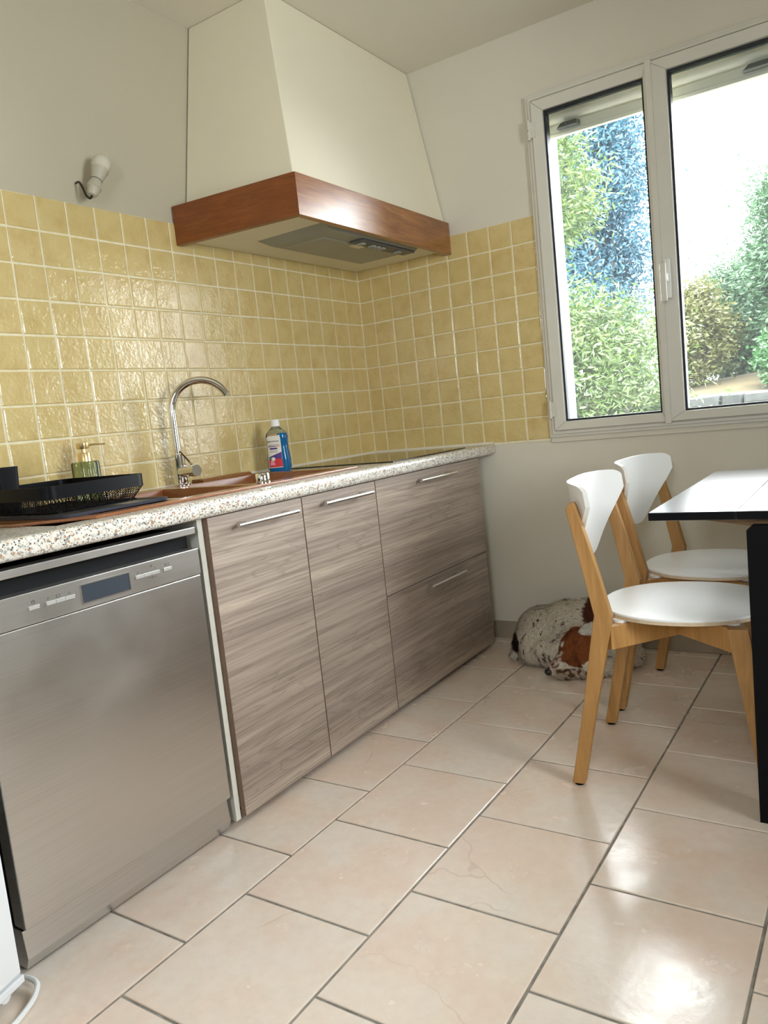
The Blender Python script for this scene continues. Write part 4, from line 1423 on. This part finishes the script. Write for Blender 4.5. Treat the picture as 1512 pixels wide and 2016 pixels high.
# hind leg along the floor, hind paw, stub tail
capsule(bm, (0.860, -0.305, 0.040), (0.990, -0.340, 0.026), 0.045, 0.024, 10)
ellip(bm, (0.788, -0.245, 0.050), (0.030, 0.040, 0.050))
ellip(bm, (0.778, -0.262, 0.020), (0.026, 0.036, 0.020))
ellip(bm, (1.258, -0.232, 0.048), (0.034, 0.042, 0.046))
# keep the underside flat on the floor
dog_me = remeshed(bm, 0.0065, 6)
for v_ in dog_me.vertices:
    if v_.co.z < 0.001:
        v_.co.z = 0.001
    if v_.co.y > -0.0125:
        v_.co.y = -0.0125
    v_.co -= DOGO
WHITE, BROWN, RED, DARK = (0.72, 0.65, 0.54), (0.085, 0.022, 0.010), (0.23, 0.068, 0.018), (0.030, 0.010, 0.007)
def inside(p, c, r):
    return sum(((p[i] - c[i]) / r[i]) ** 2 for i in range(3))
def dog_col(p):
    n_ = 0.22 * mnoise.noise(p * 18) + 0.10 * mnoise.noise(p * 55)
    col = WHITE
    spk = mnoise.noise(Vector((p.x * 85, p.y * 85, p.z * 60)) + Vector((5, 3, 1)))
    big = mnoise.noise(p * 9)
    if spk > 0.46 + 0.12 * big and p.y > -0.41:
        col = (0.075, 0.032, 0.020)
    # big patches
    if inside(p, (1.125, -0.19, 0.205), (0.062, 0.10, 0.085)) + n_ < 1: col = BROWN
    if inside(p, (0.785, -0.285, 0.080), (0.036, 0.075, 0.042)) + n_ < 1: col = DARK
    if inside(p, (0.965, -0.13, 0.235), (0.022, 0.03, 0.02)) + n_ < 1: col = DARK
    if inside(p, (1.045, -0.13, 0.250), (0.022, 0.03, 0.02)) + n_ < 1: col = DARK
    # head
    hd_ = inside(p, (1.085, -0.375, 0.105), (0.095, 0.080, 0.088)) + n_
    if hd_ < 1 and p.y < -0.305:
        col = RED
        if p.z > 0.105 and mnoise.noise(p * 14 + Vector((9, 9, 9))) > 0.15: col = (0.17, 0.045, 0.014)
    # pale blaze down to the muzzle, forehead star, freckled cheek
    mz = Vector((1.045, -0.40, 0.098)); nz = Vector((1.000, -0.45, 0.045))
    dv = (nz - mz); t_ = max(0, min(1, (p - mz).dot(dv) / dv.length_squared))
    if (p - (mz + dv * t_)).length < 0.017 + 0.010 * t_ + 0.006 * n_:
        col = (0.55, 0.45, 0.37) if mnoise.noise(p * 90) < 0.18 else (0.12, 0.05, 0.03)
    if inside(p, (1.036, -0.398, 0.122), (0.011, 0.02, 0.011)) + 3 * n_ < 1: col = (0.78, 0.74, 0.68)
    if inside(p, (1.125, -0.355, 0.175), (0.034, 0.05, 0.022)) + n_ < 1: col = (0.80, 0.77, 0.71)
    # paws under the chin
    if p.z < 0.042 and p.y < -0.405 and p.x > 1.015:
        col = (0.46, 0.37, 0.28) if mnoise.noise(p * 70) < 0.08 else (0.10, 0.045, 0.025)
    if inside(p, (0.988, -0.456, 0.028), (0.020, 0.020, 0.022)) < 1: col = (0.012, 0.010, 0.010)
    return col
def paint(me, shift):
    at = me.color_attributes.new('coat', 'FLOAT_COLOR', 'POINT')
    for i, v_ in enumerate(me.vertices):
        c_ = dog_col(v_.co + shift)
        at.data[i].color = (c_[0], c_[1], c_[2], 1)
paint(dog_me, DOGO)
t = NT('dog_coat')
an = t.node('ShaderNodeAttribute', attribute_name='coat')
f = t.noise(t.obj_coord((1, 1, 1)), 120, 3)
t.base(t.mix(t.ramp(f, [(0.35, 0.0), (0.7, 0.25)]), an.outputs['Color'], (0.05, 0.03, 0.02)))
t.rough(0.8)
t.p.inputs['Specular IOR Level'].default_value = 0.2
t.bump(f, 0.5, 0.003)
M['dog_coat'] = t.m
for p in dog_me.polygons:
    p.use_smooth = True
dog_me.materials.clear()
dog_me.materials.append(M['dog_coat'])
dog = bpy.data.objects.new('dog', dog_me)
COL.objects.link(dog)
dog.location = DOGO
tag(dog, 'brown and white speckled spaniel curled up asleep by the wall', 'dog')
# fur: short strands combed along the body
rnd = random.Random(3)
vs_f, fs_f, cs_f = [], [], []
polys = [p for p in dog_me.polygons]
areas = [p.area for p in polys]
tot = sum(areas)
import bisect
cum = []
s_ = 0
for a in areas:
    s_ += a
    cum.append(s_)
NF = 26000
for _ in range(NF):
    p = polys[bisect.bisect_left(cum, rnd.random() * tot)]
    vids = p.vertices
    w_ = [rnd.random() for _ in vids]
    sw = sum(w_)
    pos = Vector((0, 0, 0))
    for a, b in zip(w_, vids):
        pos += dog_me.vertices[b].co * (a / sw)
    wpos = pos + DOGO
    n_ = p.normal
    head = inside(wpos, (1.05, -0.39, 0.085), (0.115, 0.080, 0.095)) < 1
    if (wpos - Vector((0.994, -0.452, 0.030))).length < 0.026:
        continue
    ln = (0.007 if head else 0.016) * rnd.uniform(0.6, 1.3)
    if wpos.z < 0.06 and wpos.x < 1.0:
        ln *= 1.5
    # combing direction: away from the muzzle on the head, backwards around the curl elsewhere
    if head:
        cd = (wpos - Vector((0.99, -0.44, 0.03))).normalized()
    else:
        rad = wpos - Vector((1.0, -0.27, 0.06))
        cd = Vector((rad.y, -rad.x, 0)).normalized() * -1.0 + Vector((0, 0, -0.65))
    cd = cd - n_ * cd.dot(n_)
    if cd.length < 1e-3:
        continue
    cd.normalize()
    cd += Vector((rnd.uniform(-.35, .35), rnd.uniform(-.35, .35), rnd.uniform(-.35, .35)))
    tipd = (cd * 0.9 + n_ * 0.38).normalized()
    side = tipd.cross(n_)
    if side.length < 1e-3:
        continue
    side = side.normalized() * (0.0009 if head else 0.0011)
    mid = pos + tipd * ln * 0.55 + n_ * 0.0015
    tip = pos + (tipd * 0.9 + cd * 0.35).normalized() * ln
    for q in (mid, tip):
        if (q + DOGO).z < 0.001: q.z = 0.001 - DOGO.z
        if (q + DOGO).y > -0.0125: q.y = -0.0125 - DOGO.y
    k = len(vs_f)
    vs_f += [pos - side, pos + side, mid + side * 0.8, mid - side * 0.8, tip]
    fs_f += [(k, k + 1, k + 2, k + 3), (k + 3, k + 2, k + 4)]
    c_ = dog_col(wpos)
    j_ = rnd.uniform(0.75, 1.2)
    cs_f += [(c_[0] * j_, c_[1] * j_, c_[2] * j_, 1)] * 5
fme = bpy.data.meshes.new('fur')
fme.from_pydata([tuple(v_) for v_ in vs_f], [], fs_f)
at = fme.color_attributes.new('coat', 'FLOAT_COLOR', 'POINT')
for i, c_ in enumerate(cs_f):
    at.data[i].color = c_
fme.materials.append(M['dog_coat'])
fur = bpy.data.objects.new('fur', fme)
COL.objects.link(fur)
fur.parent = dog
fur['kind'] = 'stuff'
# nose leather and closed eye
nb = MB()
nb.lathe([(0.0001, -0.0125), (0.008, -0.010), (0.0135, -0.002), (0.0125, 0.007), (0.006, 0.011), (0.0001, 0.0115)], (0, 0, 0), 18, Matrix.Translation((0.994, -0.456, 0.028)) @ Matrix.Diagonal((1.2, 1.1, 1.15, 1)))
build('nose', nb, 'nose_black', dog, off=DOGO, smooth='all')
ey = []
for k in range(9):
    a = -0.9 + 1.8 * k / 8
    ey.append((1.060 + 0.011 * math.sin(a), -0.4345 - 0.002 * math.cos(a), 0.075 - 0.005 * math.cos(a)))
build('closed_eye', MB().tube(ey, 0.0016, 6), 'nose_black', dog, off=DOGO, smooth=True)

# ================================================================== GARDEN
gnd = build('garden_ground', MB().box(-30, 30, 0.5, 60, -0.6, -0.5), 'soil')
tag(gnd, 'green garden ground outside the window', None, None, 'structure')
# low stone wall and dry bank behind it
mb = MB()
N_ = 40
ring_a = []
bank = MB()
rowsb = []
for i in range(31):
    x = -2.5 + i * 0.35
    row = []
    for j, (yy, zz) in enumerate(((6.6, 0.20), (6.7, 0.72), (7.2, 0.90), (8.2, 1.06), (9.6, 1.16), (11.5, 1.10), (14.0, 0.2), (16.0, -0.55))):
        nn = mnoise.noise(Vector((x * 0.8, yy * 0.8, 3.3))) * 0.10
        row.append(bank.bm.verts.new((x, yy, zz + nn - 0.03 * abs(x - 1))))
    rowsb.append(row)
for i in range(30):
    for j in range(7):
        bank.bm.faces.new((rowsb[i][j], rowsb[i + 1][j], rowsb[i + 1][j + 1], rowsb[i][j + 1]))
o = build('grass_bank', bank, 'dry_grass', None, smooth='all', loc=(1, 9, 0))
tag(o, 'straw-coloured grassy bank rising behind the low stone wall', 'bank')
sw = Thing('stone_wall', (1.2, 6.3, -0.5), 'low grey dry-stone wall at the foot of the grassy bank', 'wall')
plain('stone_grey', (0.030, 0.032, 0.030), 0.9, var=0.35, scale=9, bump=0.8, bscale=25)
build('core', MB().box(-1.6, 6.0, 6.16, 6.5, -0.5, 0.80), 'soil', sw)
srnd = random.Random(11)
zc_ = -0.5
while zc_ < 0.86:
    h_ = srnd.uniform(0.13, 0.20)
    x = -1.6 + srnd.uniform(-0.1, 0.1)
    while x < 6.0:
        w_ = srnd.uniform(0.22, 0.46)
        mbs = MB().box(x + 0.008, x + w_ - 0.008, 6.05 + srnd.uniform(-0.03, 0.03), 6.45, zc_ + 0.006, zc_ + h_ - 0.006)
        for v_ in mbs.bm.verts:
            v_.co += Vector((srnd.uniform(-.02, .02), srnd.uniform(-.02, .02), srnd.uniform(-.012, .012)))
        if zc_ > 0.1:
            build('stone', mbs, 'stone_grey', sw, bevel=0.02, seg=1)
        else:
            mbs.bm.free()
        x += w_
    zc_ += h_

def tree(name, label, base, trunk_h, crown_c, crown_r, n_leaf, leaf_len, leaf_w, mat, droop, seed, nbr=14, clumps=60, trunk_r=0.09):
    rn = random.Random(seed)
    t_ = Thing(name, base, label, 'tree', 'garden trees')
    base = Vector(base)
    cc, cr = Vector(crown_c), Vector(crown_r)
    mb = MB()
    topp = Vector((cc.x, cc.y, cc.z))
    tp_ = [base, base.lerp(topp, 0.35) + Vector((rn.uniform(-.15, .15), rn.uniform(-.15, .15), 0)), base.lerp(topp, 0.7) + Vector((rn.uniform(-.2, .2), rn.uniform(-.2, .2), 0)), topp + Vector((0, 0, cr.z * 0.5))]
    sp = smooth_pts([tuple(p) for p in tp_], 5)
    mb.tube(sp, [trunk_r * (1 - 0.85 * i / (len(sp) - 1)) for i in range(len(sp))], 8)
    build('trunk', mb, 'bark', t_, smooth='all')
    cl = []
    for k in range(clumps):
        while True:
            d_ = Vector((rn.uniform(-1, 1), rn.uniform(-1, 1), rn.uniform(-1, 1)))
            if 0.25 < d_.length < 1:
                break
        d_ *= 0.92 / max(d_.length, 0.6) * rn.uniform(0.75, 1.0)
        cl.append((Vector((cc.x + d_.x * cr.x, cc.y + d_.y * cr.y, cc.z + d_.z * cr.z)), rn.uniform(0.20, 0.38)))
    for k in range(nbr):
        q, _r = cl[k % len(cl)]
        st = sp[int(len(sp) * rn.uniform(0.35, 0.85))]
        m1 = st.lerp(q, 0.5) + Vector((rn.uniform(-.1, .1), rn.uniform(-.1, .1), rn.uniform(0.0, .2)))
        bp = smooth_pts([tuple(st), tuple(m1), tuple(q)], 5)
        build('branch', MB().tube(bp, [trunk_r * 0.32 * (1 - 0.8 * i / (len(bp) - 1)) for i in range(len(bp))], 6), 'bark', t_, smooth='all')
    vs_, fs_ = [], []
    rs = (cr.x + cr.y + cr.z) / 3
    for _ in range(n_leaf):
        q, r_ = cl[rn.randrange(len(cl))]
        g_ = Vector((rn.gauss(0, 1), rn.gauss(0, 1), rn.gauss(0, 0.8))) * (r_ * rs * 0.62)
        p = q + g_
        d_ = Vector((rn.gauss(0, 1), rn.gauss(0, 1), rn.gauss(0, 0.6) - droop)).normalized()
        s__ = d_.cross(Vector((rn.gauss(0, 1), rn.gauss(0, 1), rn.gauss(0, 1))))
        if s__.length < 1e-3:
            continue
        s__ = s__.normalized() * leaf_w * rn.uniform(0.7, 1.2)
        L = leaf_len * rn.uniform(0.6, 1.3)
        k = len(vs_)
        vs_ += [p - base, p + d_ * L * 0.45 + s__ - base, p + d_ * L - base, p + d_ * L * 0.45 - s__ - base]
        fs_.append((k, k + 1, k + 2, k + 3))
    me = bpy.data.meshes.new('foliage')
    me.from_pydata([tuple(v_) for v_ in vs_], [], fs_)
    me.materials.append(M[mat])
    o = bpy.data.objects.new('foliage', me)
    COL.objects.link(o)
    o.parent = t_.o
    o['kind'] = 'stuff'
# pale leafy bush-tree close to the window, left
tree('leafy_tree', 'yellow-green feathery tree filling the lower left window pane', (-0.35, 4.3, -0.5), 1.5, (-0.35, 4.4, 0.95), (0.85, 0.75, 1.25), 30000, 0.085, 0.0105, 'leaf_willow', 0.35, 21, 12, 90)
tree('leafy_tree', 'yellow-green branch tips at the upper left edge of the window', (-0.95, 4.6, -0.5), 2.6, (-0.72, 4.6, 3.05), (0.50, 0.50, 0.80), 7000, 0.085, 0.0105, 'leaf_willow', 0.35, 22, 8, 36)
# blue-green tall evergreen behind
tree('evergreen_tree', 'tall blue-green evergreen rising behind the left window pane', (-2.1, 10.5, -0.5), 5.0, (-2.15, 10.5, 4.2), (0.72, 0.8, 3.1), 100000, 0.095, 0.019, 'leaf_blue', 0.5, 23, 14, 120, 0.14)
# trees on the right
tree('garden_tree', 'pale green garden tree with dark crooked trunk behind the right pane', (-0.15, 9.6, 0.9), 1.8, (0.25, 9.8, 1.95), (0.95, 0.8, 0.85), 30000, 0.095, 0.014, 'leaf_pale', 0.2, 24, 18, 90, 0.085)
tree('garden_tree', 'tall pale green tree at the right edge of the window', (1.25, 8.6, 0.6), 2.6, (1.10, 8.6, 2.55), (0.55, 0.6, 1.25), 26000, 0.095, 0.014, 'leaf_pale', 0.2, 25, 16, 100, 0.10)
tree('garden_bush', 'bright green bush low at the right edge of the window', (1.15, 7.5, 0.7), 0.6, (1.15, 7.5, 1.28), (0.35, 0.35, 0.38), 7000, 0.07, 0.016, 'leaf_bright', 0.0, 26, 6, 40, 0.04)
tree('garden_tree', 'olive green tree just right of the window mullion', (-0.15, 8.2, 0.7), 1.2, (-0.10, 8.2, 1.75), (0.50, 0.5, 0.75), 11000, 0.08, 0.014, 'leaf_olive', 0.1, 27, 10, 60, 0.06)
tree('garden_tree', 'pale green treetop behind the other garden trees on the right', (2.6, 12.5, 0.0), 2.2, (1.4, 12.5, 2.0), (2.4, 1.0, 1.1), 26000, 0.13, 0.022, 'leaf_pale', 0.2, 29, 12, 110, 0.09)
